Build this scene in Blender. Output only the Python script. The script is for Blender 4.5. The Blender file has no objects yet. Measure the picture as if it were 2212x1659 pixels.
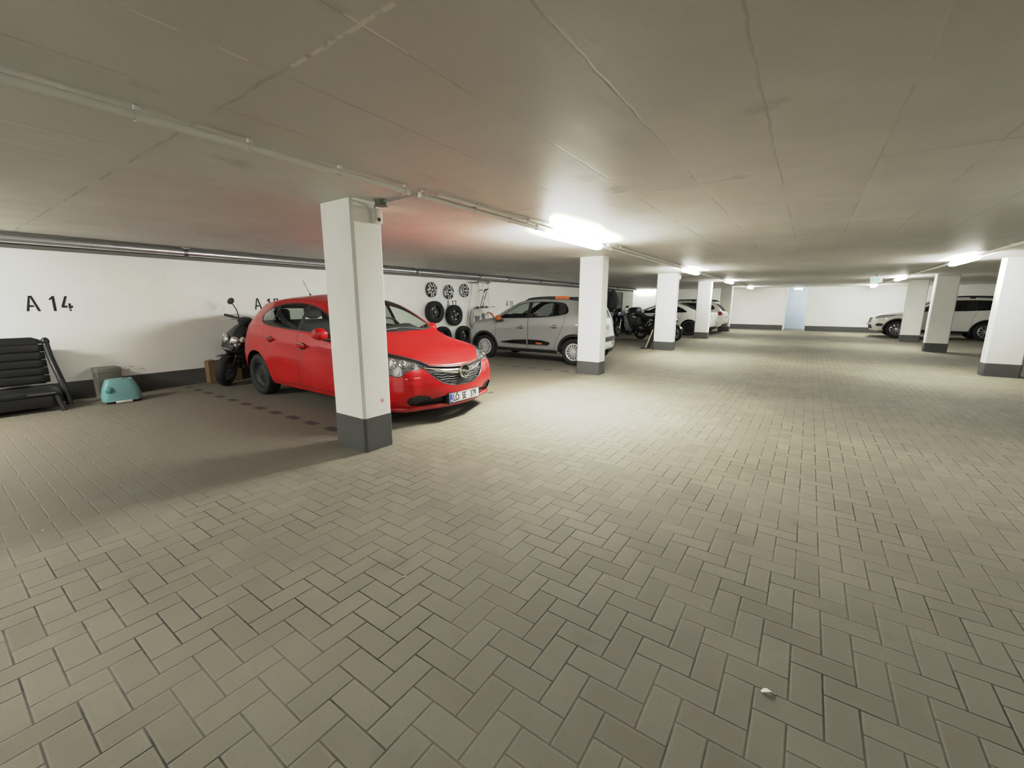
import bpy, bmesh, math, random
from math import pi, sin, cos, radians, sqrt, floor as ffloor
from mathutils import Vector, Matrix
random.seed(7)
C = bpy.context.scene.collection
CAM_H = 1.35
HC = 2.203                      # ceiling height
# ------------------------------------------------------------------ helpers
def lin(c):
    def g(v): return v/12.92 if v <= .04045 else ((v+.055)/1.055)**2.4
    if isinstance(c, str): c = [int(c[i:i+2], 16)/255 for i in (0, 2, 4)]
    return (g(c[0]), g(c[1]), g(c[2]), 1)
def V(*a): return Vector(a)

class S:                         # tiny socket algebra for node trees
    def __init__(s, nt, k): s.nt, s.k = nt, k
    def _m(s, op, *o, clamp=False):
        n = s.nt.nodes.new('ShaderNodeMath'); n.operation = op; n.use_clamp = clamp
        for i, a in enumerate((s,)+o):
            if isinstance(a, S): s.nt.links.new(a.k, n.inputs[i])
            else: n.inputs[i].default_value = a
        return S(s.nt, n.outputs[0])
    def __add__(s, o): return s._m('ADD', o)
    __radd__ = __add__
    def __sub__(s, o): return s._m('SUBTRACT', o)
    def __rsub__(s, o): return (s*-1.0)+o
    def __mul__(s, o): return s._m('MULTIPLY', o)
    __rmul__ = __mul__
    def __truediv__(s, o): return s._m('DIVIDE', o)
    def floor(s): return s._m('FLOOR')
    def fract(s): return s._m('FRACT')
    def abs(s): return s._m('ABSOLUTE')
    def min(s, o): return s._m('MINIMUM', o)
    def max(s, o): return s._m('MAXIMUM', o)
    def lt(s, o): return s._m('LESS_THAN', o)
    def gt(s, o): return s._m('GREATER_THAN', o)
    def mod(s, o): return s._m('FLOORED_MODULO', o)
    def eq(s, o, e=.1): return s._m('COMPARE', o, e)
    def pow(s, o): return s._m('POWER', o)
    def sstep(s, a, b):
        n = s.nt.nodes.new('ShaderNodeMapRange'); n.interpolation_type = 'SMOOTHSTEP'
        s.nt.links.new(s.k, n.inputs[0])
        n.inputs[1].default_value = a; n.inputs[2].default_value = b
        n.inputs[3].default_value = 0; n.inputs[4].default_value = 1
        return S(s.nt, n.outputs[0])

class Mat:
    def __init__(s, name):
        s.m = bpy.data.materials.new(name); s.m.use_nodes = True; s.nt = s.m.node_tree
        s.b = s.nt.nodes['Principled BSDF']; s.out = s.nt.nodes['Material Output']
    def n(s, t): return s.nt.nodes.new('ShaderNode'+t)
    def link(s, a, b): s.nt.links.new(a.k if isinstance(a, S) else a, b)
    def pos(s):
        g = s.n('NewGeometry'); x = s.n('SeparateXYZ'); s.link(g.outputs['Position'], x.inputs[0])
        return [S(s.nt, x.outputs[i]) for i in range(3)]
    def noise(s, scale, detail=3, rough=.55, world=True, stretch=None):
        if world: src = s.n('NewGeometry').outputs['Position']
        else: src = s.n('TexCoord').outputs['Object']
        if stretch:
            mp = s.n('Mapping'); mp.inputs['Scale'].default_value = stretch; s.link(src, mp.inputs[0]); src = mp.outputs[0]
        n = s.n('TexNoise'); n.inputs['Scale'].default_value = scale; n.inputs['Detail'].default_value = detail
        n.inputs['Roughness'].default_value = rough; s.link(src, n.inputs['Vector'])
        return S(s.nt, n.outputs[0])
    def mix(s, f, a, b, mode='MIX'):
        n = s.n('Mix'); n.data_type = 'RGBA'; n.blend_type = mode
        for i, v in ((0, f), (6, a), (7, b)):
            if isinstance(v, S): s.link(v, n.inputs[i])
            elif hasattr(v, 'is_output'): s.link(v, n.inputs[i])
            else: n.inputs[i].default_value = v
        return n.outputs[2]
    def bump(s, h, strength, dist=.01):
        n = s.n('Bump'); n.inputs['Strength'].default_value = strength; n.inputs['Distance'].default_value = dist
        s.link(h, n.inputs['Height']); s.link(n.outputs[0], s.b.inputs['Normal'])

_M = {}
def M(name, col, rough=.5, metal=0., coat=0., spec=.5, var=.12, vs=6., bump=0., bs=60., world=False):
    if name in _M: return _M[name]
    m = Mat(name); c = lin(col)
    no = m.noise(vs, 4, world=world)
    dark = tuple(v*(1-var) for v in c[:3])+(1,); lite = tuple(min(1, v*(1+var)) for v in c[:3])+(1,)
    m.link(m.mix(no, dark, lite), m.b.inputs['Base Color'])
    m.b.inputs['Roughness'].default_value = rough; m.b.inputs['Metallic'].default_value = metal
    m.b.inputs['Coat Weight'].default_value = coat; m.b.inputs['Coat Roughness'].default_value = .04
    m.b.inputs['Specular IOR Level'].default_value = spec
    if bump: m.bump(m.noise(bs, 4, world=world), bump)
    _M[name] = m.m; return m.m
def M_paint(name, col, metal=.0, rough=.35, flake=0., coat=1.):
    """car paint outside, dark trim on the inner face of the sheet"""
    if name in _M: return _M[name]
    m = Mat(name); c = lin(col)
    no = m.noise(2.5, 2, world=False)
    colr = m.mix(no, tuple(v*.95 for v in c[:3])+(1,), tuple(min(1, v*1.05) for v in c[:3])+(1,))
    if flake:
        fl = m.noise(900, 1, world=False)
        colr = m.mix(fl, tuple(v*(1-flake) for v in c[:3])+(1,), tuple(min(1, v*(1+flake)) for v in c[:3])+(1,))
    g = m.n('NewGeometry')
    m.link(m.mix(S(m.nt, g.outputs['Backfacing']), colr, (.012, .012, .012, 1)), m.b.inputs['Base Color'])
    m.b.inputs['Metallic'].default_value = metal; m.b.inputs['Roughness'].default_value = rough
    m.b.inputs['Specular IOR Level'].default_value = .2
    m.b.inputs['Coat Weight'].default_value = coat; m.b.inputs['Coat Roughness'].default_value = .05
    _M[name] = m.m; return m.m
def M_glass(name, tint=(.55, .6, .58, 1), gloss=.1):
    if name in _M: return _M[name]
    m = Mat(name); m.nt.nodes.remove(m.b)
    t = m.n('BsdfTransparent'); g = m.n('BsdfGlossy'); g.inputs['Roughness'].default_value = .02
    no = m.noise(3, 2, world=False)
    m.link(m.mix(no, tuple(v*.95 for v in tint[:3])+(1,), tint), t.inputs['Color'])
    lw = m.n('LayerWeight'); lw.inputs['Blend'].default_value = .5
    f = S(m.nt, lw.outputs['Facing']).pow(4.0)*.55+gloss*.4
    mx = m.n('MixShader'); m.link(f, mx.inputs[0]); m.link(t.outputs[0], mx.inputs[1]); m.link(g.outputs[0], mx.inputs[2])
    m.link(mx.outputs[0], m.out.inputs[0]); _M[name] = m.m; return m.m
def M_emit(name, col, strength):
    if name in _M: return _M[name]
    m = Mat(name); c = lin(col); no = m.noise(8, 2, world=False)
    cc = m.mix(no, tuple(v*.97 for v in c[:3])+(1,), c)
    m.link(cc, m.b.inputs['Base Color']); m.link(cc, m.b.inputs['Emission Color'])
    m.b.inputs['Emission Strength'].default_value = strength
    _M[name] = m.m; return m.m

# ---- mesh building
def box(bm, lo, hi, bev=0., seg=2):
    vs = [bm.verts.new((x, y, z)) for x in (lo[0], hi[0]) for y in (lo[1], hi[1]) for z in (lo[2], hi[2])]
    fs = [bm.faces.new([vs[i] for i in q]) for q in ((0, 1, 3, 2), (4, 6, 7, 5), (0, 4, 5, 1), (2, 3, 7, 6), (0, 2, 6, 4), (1, 5, 7, 3))]
    if bev:
        es = list({e for f in fs for e in f.edges})
        bmesh.ops.bevel(bm, geom=es, offset=bev, segments=seg, affect='EDGES', profile=.6)
    return vs
def frame_of(d):
    d = Vector(d).normalized(); a = Vector((0, 0, 1)) if abs(d.z) < .9 else Vector((1, 0, 0))
    u = d.cross(a).normalized(); return u, d.cross(u).normalized()
def ring(bm, c, u, v, ru, rv, n=14, p=2.):
    out = []
    for i in range(n):
        t = 2*pi*i/n; ct, st = cos(t), sin(t)
        a = math.copysign(abs(ct)**(2/p), ct); b = math.copysign(abs(st)**(2/p), st)
        out.append(bm.verts.new(Vector(c)+Vector(u)*a*ru+Vector(v)*b*rv))
    return out
def skin(bm, rings, cap=True, closed=False):
    n = len(rings[0]); m = len(rings)
    for i in range(m if closed else m-1):
        a, b = rings[i], rings[(i+1) % m]
        for j in range(n): bm.faces.new((a[j], a[(j+1) % n], b[(j+1) % n], b[j]))
    if cap and not closed:
        bm.faces.new(rings[0][::-1]); bm.faces.new(rings[-1])
def tube(bm, pts, r, n=10, cap=True, radii=None):
    pts = [Vector(p) for p in pts]; rs = []; u = None
    for i, p in enumerate(pts):
        d = (pts[min(i+1, len(pts)-1)]-pts[max(i-1, 0)]).normalized()
        if u is None: u, v = frame_of(d)
        else:
            u = (u-d*u.dot(d)).normalized(); v = d.cross(u)
        k = radii[i] if radii else r
        rs.append(ring(bm, p, u, v, k, k, n))
    skin(bm, rs, cap)
def curve_pts(pts, n=6):         # Catmull-Rom
    P = [Vector(p) for p in pts]; out = []
    for i in range(len(P)-1):
        a, b, c, d = P[max(i-1, 0)], P[i], P[i+1], P[min(i+2, len(P)-1)]
        for k in range(n):
            t = k/n
            out.append(.5*((2*b)+(c-a)*t+(2*a-5*b+4*c-d)*t*t+(3*b-a-3*c+d)*t**3))
    out.append(P[-1]); return out
def lathe(bm, prof, o=(0, 0, 0), ax=(0, 1, 0), n=32, cap=False, a0=0, a1=2*pi):
    """prof: (radius, along axis)"""
    ax = Vector(ax).normalized(); u, v = frame_of(ax); full = abs(a1-a0-2*pi) < 1e-6
    k = n if full else n+1; cols = []
    for i in range(k):
        t = a0+(a1-a0)*i/n
        d = u*cos(t)+v*sin(t)
        cols.append([bm.verts.new(Vector(o)+ax*h+d*r) for r, h in prof])
    for i in range(n):
        a, b = cols[i], cols[(i+1) % k]
        for j in range(len(prof)-1):
            try: bm.faces.new((a[j], a[j+1], b[j+1], b[j]))
            except ValueError: pass
    bmesh.ops.remove_doubles(bm, verts=[w for c in cols for w in c], dist=1e-5)
def prism(bm, poly, o, u, v, h, both=False):
    """extrude a 2D polygon (in u,v) by vector h"""
    o, u, v, h = Vector(o), Vector(u), Vector(v), Vector(h)
    a = [bm.verts.new(o+u*p[0]+v*p[1]) for p in poly]; b = [bm.verts.new(w.co+h) for w in a]
    n = len(poly)
    bm.faces.new(a[::-1]); bm.faces.new(b)
    for i in range(n): bm.faces.new((a[i], a[(i+1) % n], b[(i+1) % n], b[i]))
def loft(bm, secs, n=16, p=2.4, axis='x'):
    """secs: (pos along axis, centre a, centre b, half a, half b) -> rounded body"""
    rs = []
    for s in secs:
        t, a, b, ra, rb = s[:5]; q = s[5] if len(s) > 5 else p
        if axis == 'x': c, u, v = V(t, a, b), V(0, 1, 0), V(0, 0, 1)
        elif axis == 'y': c, u, v = V(a, t, b), V(1, 0, 0), V(0, 0, 1)
        else: c, u, v = V(a, b, t), V(1, 0, 0), V(0, 1, 0)
        rs.append(ring(bm, c, u, v, ra, rb, n, q))
    skin(bm, rs)
def ellipsoid(bm, c, r, n=16, m=10, rot=None):
    ret = bmesh.ops.create_uvsphere(bm, u_segments=n, v_segments=m, radius=1)
    mt = Matrix.Translation(Vector(c)) @ (rot.to_4x4() if rot else Matrix()) @ Matrix.Diagonal((r[0], r[1], r[2], 1))
    bmesh.ops.transform(bm, matrix=mt, verts=ret['verts'])
def mesh_of(bm, name, mats, smooth=True, ang=40, recalc=True):
    if recalc: bmesh.ops.recalc_face_normals(bm, faces=bm.faces)
    me = bpy.data.meshes.new(name); 
    for f in bm.faces: f.smooth = smooth
    bm.to_mesh(me); bm.free()
    for m in (mats if isinstance(mats, (list, tuple)) else [mats]): me.materials.append(m)
    if smooth:
        try: me.set_sharp_from_angle(angle=radians(ang))
        except Exception: pass
    return me
def obj(name, bm, mats, parent=None, smooth=True, ang=40, label=None, recalc=True, sub=0):
    me = mesh_of(bm, name, mats, smooth, ang, recalc)
    o = bpy.data.objects.new(name, me); C.objects.link(o)
    if parent: o.parent = parent
    if label: o['label'] = label
    if sub:
        md = o.modifiers.new('Subdivision', 'SUBSURF'); md.levels = sub; md.render_levels = sub
    return o
def tag(o, label, cat, group=None):
    o['label'] = label; o['category'] = cat; o['kind'] = 'thing'
    if group: o['group'] = group
    return o
def thing(name, label, cat, loc=(0, 0, 0), rotz=0, group=None, rot=None):
    o = bpy.data.objects.new(name, None); C.objects.link(o); o.empty_display_size = .1
    o.location = loc; o.rotation_euler = rot if rot else (0, 0, rotz)
    return tag(o, label, cat, group)
def struct(name, bm, m, smooth=False, parent=None):
    o = obj(name, bm, m, parent, smooth=smooth)
    if not parent: o['kind'] = 'structure'
    return o
def dup(root, loc, rotz, label, group=None):
    r = root.copy(); C.objects.link(r); r.location = loc; r.rotation_euler = (0, 0, rotz); r['label'] = label
    if group: r['group'] = group
    for ch in list(root.children):
        c = ch.copy(); C.objects.link(c); c.parent = r
        for g in ch.children:
            d = g.copy(); C.objects.link(d); d.parent = c
    return r
def NB(): return bmesh.new()
def text_bm(s, size, depth=.001, weight=0., spacing=1.):
    cu = bpy.data.curves.new('t', 'FONT'); cu.body = s; cu.size = size; cu.extrude = depth; cu.offset = weight; cu.space_character = spacing
    cu.align_x = 'CENTER'; cu.align_y = 'CENTER'
    o = bpy.data.objects.new('t', cu); C.objects.link(o)
    bpy.context.view_layer.update()
    me = bpy.data.meshes.new_from_object(o.evaluated_get(bpy.context.evaluated_depsgraph_get()))
    bpy.data.objects.remove(o); bm = NB(); bm.from_mesh(me); bpy.data.meshes.remove(me)
    return bm
# ------------------------------------------------------------------ common materials
RUBBER = M('tyre_rubber', '161616', .75, bump=.15, bs=90)
BLACK = M('black_plastic', '1b1b1c', .55, var=.2)
GLOSSBLACK = M('gloss_black', '0c0c0d', .12, coat=.6)
CHROME = M('chrome', 'd8d8d8', .12, 1.)
ALU = M('brushed_metal', 'b9babb', .32, .9)
STEEL = M('galvanised_steel', 'cfd0d1', .27, .8, var=.25, vs=14)
GREYPL = M('grey_plastic', '8d8d88', .5)
WHITEPL = M('white_plastic', 'dedcd2', .45)
RED_LAMP = M('red_lamp_lens', '8f1010', .12, coat=.8)
ORANGE = M('orange_accent', 'c8642a', .4, coat=.3)
DARKIN = M('dark_interior', '181819', .8, bump=.1)
SEAT = M('seat_fabric', '2a2b2d', .9, bump=.2, bs=120)
PLATE_W = M('plate_white', 'e4e3dc', .35, var=.03)
PLATE_B = M('plate_blue', '1b3fa0', .35)
PLATE_T = M('plate_ink', '101010', .4)
LAMP_CHROME = M('reflector_chrome', 'e6e6e6', .08, 1.)
GLASS = M_glass('window_glass', (.90, .95, .92, 1), .1)
GLASS_M = M_glass('tinted_window_glass', (.46, .50, .48, 1), .12)
GLASS_D = M_glass('dark_window_glass', (.10, .105, .11, 1), .15)
LENS = M_glass('lamp_lens', (.86, .88, .9, 1), .25)
# ------------------------------------------------------------------ cars
def pchip(keys):
    xs = [k[0] for k in keys]; ys = [k[1] for k in keys]; n = len(xs)
    if n == 1: return lambda x: ys[0]
    h = [xs[i+1]-xs[i] for i in range(n-1)]; d = [(ys[i+1]-ys[i])/h[i] for i in range(n-1)]
    m = [d[0]]+[0 if d[i-1]*d[i] <= 0 else 2*d[i-1]*d[i]/(d[i-1]+d[i]) for i in range(1, n-1)]+[d[-1]]
    def f(x):
        if x <= xs[0]: return ys[0]
        if x >= xs[-1]: return ys[-1]
        i = max(j for j in range(n-1) if xs[j] <= x); t = (x-xs[i])/h[i]
        return ((1+2*t)*(1-t)**2*ys[i]+t*(1-t)**2*h[i]*m[i]+t*t*(3-2*t)*ys[i+1]+t*t*(t-1)*h[i]*m[i+1])
    return f
def car_surface(K):
    L = K['L']; X0 = L/2
    f = {k: pchip(K[k]) for k in ('zb', 'zs', 'zt', 'cr', 'wb', 'wm', 'ws', 'wt')}
    nose, tail = pchip(K['nose']), pchip(K['tail'])
    cf, rf = K.get('cf', .62), K.get('rf', .55); cb, rb = K.get('cb', .75), K.get('rb', .4)
    fb, bb = K.get('fb', .10), K.get('bb', .06)
    ss = []; x = 0.
    st = K.get('step', .11)
    for a in (0, .025, .06, .11, .18, .26, .35): ss.append(a)
    n = max(4, int((L-.35-.25)/st))
    for i in range(1, n+1): ss.append(.35+(L-.35-.25)*i/n)
    for a in (.18, .12, .07, .03, 0): ss.append(L-a)
    lowv = [0, .08, .22, .38, .54, .70, .84, .94, 1]; upv = [.06, .2, .4, .6, .8, .94, 1]
    R = len(lowv)+len(upv)-1; Cn = len(ss)-1
    et = [-1, -.94, -.8, -.6, -.4, -.2, 0, .2, .4, .6, .8, .94, 1]; Mn = len(et)-1
    def plan(s):
        a = 1.
        if s < rf: a *= cf+(1-cf)*sqrt(max(0, 1-(1-s/rf)**2))
        if L-s < rb: a *= cb+(1-cb)*sqrt(max(0, 1-(1-(L-s)/rb)**2))
        return a
    bm = NB(); vs = {}
    for c, s in enumerate(ss):
        zb, zs, zt, wb, wm, ws, wt, cr = (f[k](s) for k in ('zb', 'zs', 'zt', 'wb', 'wm', 'ws', 'wt', 'cr'))
        zs = min(zs, zt-.02); a = plan(s)
        low = pchip([(0, wb), (.1, wb+.62*(wm-wb)), (.42, wm), (.78, .5*wm+.5*ws+.012), (1, ws)])
        for r in range(R+1):
            if r < len(lowv): v = lowv[r]; z = zb+(zs-zb)*v; w = low(v)*a
            else:
                v = upv[r-len(lowv)]; z = zs+(zt-zs)*v; w = (ws+(wt-ws)*v**1.12)*a
            if 'dent' in K: w += K['dent'](s, z)
            for m, e in enumerate(et):
                if not (m in (0, Mn) or r == R or c in (0, Cn)): continue
                se = s+nose(z)*max(0, 1-s/.5)**1.5-tail(z)*max(0, 1-(L-s)/.5)**1.5
                se += fb*e*e*max(0, 1-s/.6)**2-bb*e*e*max(0, 1-(L-s)/.5)**2
                zz = z+cr*(1-abs(e)**2.2)*(r/R)**3
                vs[c, r, m] = bm.verts.new((X0-se, e*w, zz))
    def q(*k):
        bm.faces.new([vs[i] for i in k])
    for c in range(Cn):
        for r in range(R):
            for m in (0, Mn): q((c, r, m), (c+1, r, m), (c+1, r+1, m), (c, r+1, m))
        for m in range(Mn): q((c, R, m), (c, R, m+1), (c+1, R, m+1), (c+1, R, m))
    for r in range(R):
        for m in range(Mn):
            for c in (0, Cn): q((c, r, m), (c, r, m+1), (c, r+1, m+1), (c, r+1, m))
    bmesh.ops.recalc_face_normals(bm, faces=bm.faces)
    me = bpy.data.meshes.new('tmp'); bm.to_mesh(me); bm.free()
    o = bpy.data.objects.new('tmp', me); C.objects.link(o)
    md = o.modifiers.new('s', 'SUBSURF'); md.levels = K.get('sub', 1)
    bpy.context.view_layer.update()
    me2 = bpy.data.meshes.new_from_object(o.evaluated_get(bpy.context.evaluated_depsgraph_get()))
    bpy.data.objects.remove(o); bpy.data.meshes.remove(me)
    bm = NB(); bm.from_mesh(me2); bpy.data.meshes.remove(me2)
    bmesh.ops.recalc_face_normals(bm, faces=bm.faces)
    up = sum(f.normal.z*f.calc_area() for f in bm.faces)
    if up < 0: bmesh.ops.reverse_faces(bm, faces=bm.faces)
    for f_ in bm.faces: f_.smooth = True
    return bm
def pip(p, poly):
    x, y = p; c = False; j = len(poly)-1
    for i in range(len(poly)):
        (xi, yi), (xj, yj) = poly[i], poly[j]
        if (yi > y) != (yj > y) and x < (xj-xi)*(y-yi)/(yj-yi)+xi: c = not c
        j = i
    return c
def cutfaces(bm, poly, uax, vax, filt):
    uax, vax = Vector(uax).normalized(), Vector(vax).normalized(); n = uax.cross(vax)
    us = [p[0] for p in poly]; vs = [p[1] for p in poly]; e = .002
    def bb(f):
        a = [w.co.dot(uax) for w in f.verts]; b = [w.co.dot(vax) for w in f.verts]
        return min(a), max(a), min(b), max(b)
    U0, U1, V0, V1 = min(us)-e, max(us)+e, min(vs)-e, max(vs)+e
    cand = {f for f in bm.faces if filt(f) and (lambda t: t[0] < U1 and t[1] > U0 and t[2] < V1 and t[3] > V0)(bb(f))}
    N = len(poly)
    for i in range(N):
        p, q = poly[i], poly[(i+1) % N]
        u0, u1 = min(p[0], q[0])-e, max(p[0], q[0])+e; v0, v1 = min(p[1], q[1])-e, max(p[1], q[1])+e
        sub = [f for f in cand if f.is_valid and (lambda t: t[0] < u1 and t[1] > u0 and t[2] < v1 and t[3] > v0)(bb(f))]
        if not sub: continue
        d = uax*(q[0]-p[0])+vax*(q[1]-p[1])
        if d.length < 1e-6: continue
        es = {x for f in sub for x in f.edges}; ws = {x for f in sub for x in f.verts}
        r = bmesh.ops.bisect_plane(bm, geom=list(sub)+list(es)+list(ws), dist=1e-5, plane_co=uax*p[0]+vax*p[1], plane_no=d.cross(n))
        for g in r['geom']:
            if isinstance(g, bmesh.types.BMFace): cand.add(g)
        for g in r['geom_cut']:
            if isinstance(g, bmesh.types.BMEdge):
                for f in g.link_faces:
                    if filt(f): cand.add(f)
    out = []
    for f in cand:
        if not f.is_valid: continue
        c = f.calc_center_median()
        if pip((c.dot(uax), c.dot(vax)), poly): out.append(f)
    return out
def take(bm, faces, off=0., remove=True):
    nb = NB(); vm = {}
    for f in faces:
        vs = []
        for v in f.verts:
            if v not in vm: vm[v] = nb.verts.new(v.co+v.normal*off)
            vs.append(vm[v])
        try: nb.faces.new(vs).smooth = True
        except ValueError: pass
    if remove: bmesh.ops.delete(bm, geom=faces, context='FACES')
    return nb
def thick(nb, d):
    """give a skin patch a little depth (outwards)"""
    fs = list(nb.faces)
    if not fs: return nb
    bmesh.ops.recalc_face_normals
    r = bmesh.ops.extrude_face_region(nb, geom=fs)
    vs = [v for v in r['geom'] if isinstance(v, bmesh.types.BMVert)]
    nb.normal_update()
    for v in vs: v.co += v.normal*d
    return nb
def grow(poly, d):
    n = len(poly); a = sum(poly[i][0]*poly[(i+1) % n][1]-poly[(i+1) % n][0]*poly[i][1] for i in range(n))
    sg = 1 if a > 0 else -1; out = []
    for i in range(n):
        p, c, q = poly[i-1], poly[i], poly[(i+1) % n]
        e1 = Vector((c[0]-p[0], c[1]-p[1])).normalized(); e2 = Vector((q[0]-c[0], q[1]-c[1])).normalized()
        n1 = Vector((e1.y, -e1.x))*sg; n2 = Vector((e2.y, -e2.x))*sg; b = n1+n2
        if b.length < 1e-4: b = n1
        b = b.normalized(); k = d/max(.35, b.dot(n1)); out.append((c[0]+b.x*k, c[1]+b.y*k))
    return out
def smooth_poly(pts, n=4):
    P = [Vector((p[0], p[1], 0)) for p in pts]; N = len(P); out = []
    for i in range(N):
        a, b, c, d = P[i-1], P[i], P[(i+1) % N], P[(i+2) % N]
        for k in range(n):
            t = k/n; w = .5*((2*b)+(c-a)*t+(2*a-5*b+4*c-d)*t*t+(3*b-a-3*c+d)*t**3); out.append((w.x, w.y))
    return out
def circle_poly(cx, cz, r, n=28, a0=0, a1=2*pi): return [(cx+r*cos(a0+(a1-a0)*i/n), cz+r*sin(a0+(a1-a0)*i/n)) for i in range(n)]

class Car:
    def __init__(s, name, label, K, paint, loc, rotz, cat='car', group=None):
        s.K, s.L, s.paint = K, K['L'], paint
        s.root = thing(name, label, cat, loc, rotz, group); s.bm = car_surface(K)
    def sx(s, poly): return [(s.L/2-a, b) for a, b in poly]
    def side(s, sg, ny=.25): return lambda f: f.normal.y*sg > ny
    def cut_side(s, poly, sg, ny=.25): return cutfaces(s.bm, s.sx(poly), (1, 0, 0), (0, 0, 1), s.side(sg, ny))
    def cut_front(s, poly, xmin=None, nx=.2, sg=1):
        x0 = (s.L/2-.9 if xmin is None else xmin)
        return cutfaces(s.bm, poly, (0, 1, 0), (0, 0, 1), lambda f: f.normal.x*sg > nx and f.calc_center_median().x*sg > x0)
    def cut_top(s, poly, nz=.15):
        return cutfaces(s.bm, s.sx(poly), (1, 0, 0), (0, 1, 0), lambda f: f.normal.z > nz)
    def cut_diag(s, poly, sg, ang, fs=1, lim=.05):
        """patch on a corner, looked at along a horizontal direction: u runs along the corner"""
        d = Vector((cos(ang)*fs, sin(ang)*sg, 0)); u = Vector((-sin(ang)*fs, cos(ang)*sg, 0))
        return cutfaces(s.bm, poly, u, (0, 0, 1), lambda f: f.normal.dot(d) > lim and f.calc_center_median().x*fs > 0)
    def part(s, name, faces, mat, off=0., thickness=0., label=None, parent=None, remove=True):
        nb = take(s.bm, faces, off, remove)
        if thickness: nb.normal_update(); thick(nb, thickness)
        return obj(name, nb, mat, parent or s.root, ang=35, label=label, recalc=bool(thickness))
    def dark(s, faces):
        for f in faces:
            if f.is_valid: f.material_index = 1
    def arches(s, R):
        for sx_, r in s.K['axles']:
            for sg in (-1, 1):
                p = circle_poly(sx_, s.K['R'], r, 30)
                p = [(a, max(b, .02)) for a, b in p]
                q = []
                for w in p:
                    if not q or abs(w[0]-q[-1][0])+abs(w[1]-q[-1][1]) > 1e-4: q.append(w)
                fs = s.cut_side(q, sg, .15); bmesh.ops.delete(s.bm, geom=fs, context='FACES')
                wy = s.K['track']/2+.11
                bm = NB(); lathe(bm, [(r-.0, wy-.035), (r+.03, wy-.08), (r+.03, wy-.36), (.02, wy-.36)], (s.L/2-sx_, 0, s.K['R']), (0, sg, 0), 30, a0=0, a1=2*pi)
                dz = [v for v in bm.verts if v.co.z < .16]
                bmesh.ops.delete(bm, geom=dz, context='VERTS')
                obj('wheel_well', bm, DARKIN, s.root)
    def wheels(s, rimfn, steer=0, mat=None):
        for k, (sx_, r) in enumerate(s.K['axles']):
            for sg in (-1, 1):
                w = make_wheel(s.K['R'], s.K.get('tw', .19), rimfn, s.root)
                w.location = (s.L/2-sx_, sg*(s.K['track']/2), s.K['R'])
                w.rotation_euler = (0, .3*k+.2, (pi if sg < 0 else 0)+(steer if k == 0 else 0))
    def finish(s, smooth_ang=32):
        o = obj('body', s.bm, [s.paint, BLACK], s.root, ang=smooth_ang, recalc=False); return o
    def pair(s, fn):
        for sg in (-1, 1): fn(sg)
    def add(s, name, mat, build, label=None, parent=None, sub=0, ang=40):
        bm = NB(); build(bm); return obj(name, bm, mat, parent or s.root, label=label, sub=sub, ang=ang)
    def interior(s, s_cowl, s_rear, zfloor, zbelt, w, roof):
        X = s.L/2
        def tub(bm):
            box(bm, (X-s_rear, -w, zfloor), (X-s_cowl, w, zfloor+.03))
            for sg in (-1, 1): box(bm, (X-s_rear, sg*w-.01, zfloor), (X-s_cowl-.1, sg*w+.01, zbelt-.08))
            box(bm, (X-s_rear-.01, -w, zfloor), (X-s_rear+.01, w, zbelt-.05))
        s.add('cabin_floor', DARKIN, tub)
        s.add('dashboard', DARKIN, lambda bm: loft(bm, [(-w, X-s_cowl-.35, zbelt-.13, .16, .10), (-w*.3, X-s_cowl-.33, zbelt-.07, .22, .14), (w*.25, X-s_cowl-.33, zbelt-.06, .22, .15), (w*.6, X-s_cowl-.36, zbelt-.02, .2, .13), (w, X-s_cowl-.35, zbelt-.11, .16, .10)], 14, axis='y'))
        wh = s.add('steering_wheel', BLACK, lambda bm: (lathe(bm, [(.185, -.012), (.195, 0), (.185, .012), (.165, .012), (.16, 0), (.165, -.012), (.185, -.012)], (X-s_cowl-.62, .36, zbelt+.02), (.9, 0, .45), 28),
                   box(bm, (X-s_cowl-.64, .20, zbelt-.0), (X-s_cowl-.61, .52, zbelt+.03)), ellipsoid(bm, (X-s_cowl-.6, .36, zbelt+.01), (.04, .06, .06))))
        def seat(y, sx_):
            def b(bm):
                loft(bm, [(zfloor+.1, X-sx_, y, .26, .25), (zfloor+.25, X-sx_, y, .27, .26), (zfloor+.3, X-sx_, y, .24, .23)], 14, 3, 'z')
                loft(bm, [(zfloor+.25, X-sx_-.24, y, .07, .24), (zfloor+.55, X-sx_-.30, y, .08, .26), (zfloor+.78, X-sx_-.38, y, .06, .21), (zfloor+.82, X-sx_-.39, y, .03, .15)], 14, 3, 'z')
                loft(bm, [(zfloor+.83, X-sx_-.40, y, .03, .05), (zfloor+.86, X-sx_-.40, y, .05, .12), (zfloor+.99, X-sx_-.42, y, .045, .12), (zfloor+1.02, X-sx_-.42, y, .02, .08)], 14, 3, 'z')
            s.add('car_seat', SEAT, b)
        seat(.36, s_cowl+1.05); seat(-.36, s_cowl+1.05)
        sr = s_cowl+1.95
        def bench(bm):
            loft(bm, [(-.62, X-sr, zfloor+.2, .25, .1), (0, X-sr, zfloor+.22, .26, .11), (.62, X-sr, zfloor+.2, .25, .1)], 14, 3, 'y')
            loft(bm, [(-.62, X-sr-.3, zfloor+.5, .08, .3), (0, X-sr-.3, zfloor+.5, .09, .3), (.62, X-sr-.3, zfloor+.5, .08, .3)], 14, 3, 'y')
            for y in (-.38, .38): loft(bm, [(zfloor+.78, X-sr-.33, y, .04, .11), (zfloor+.93, X-sr-.35, y, .045, .12), (zfloor+.96, X-sr-.35, y, .02, .08)], 12, 3, 'z')
        s.add('rear_bench', SEAT, bench)
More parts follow.
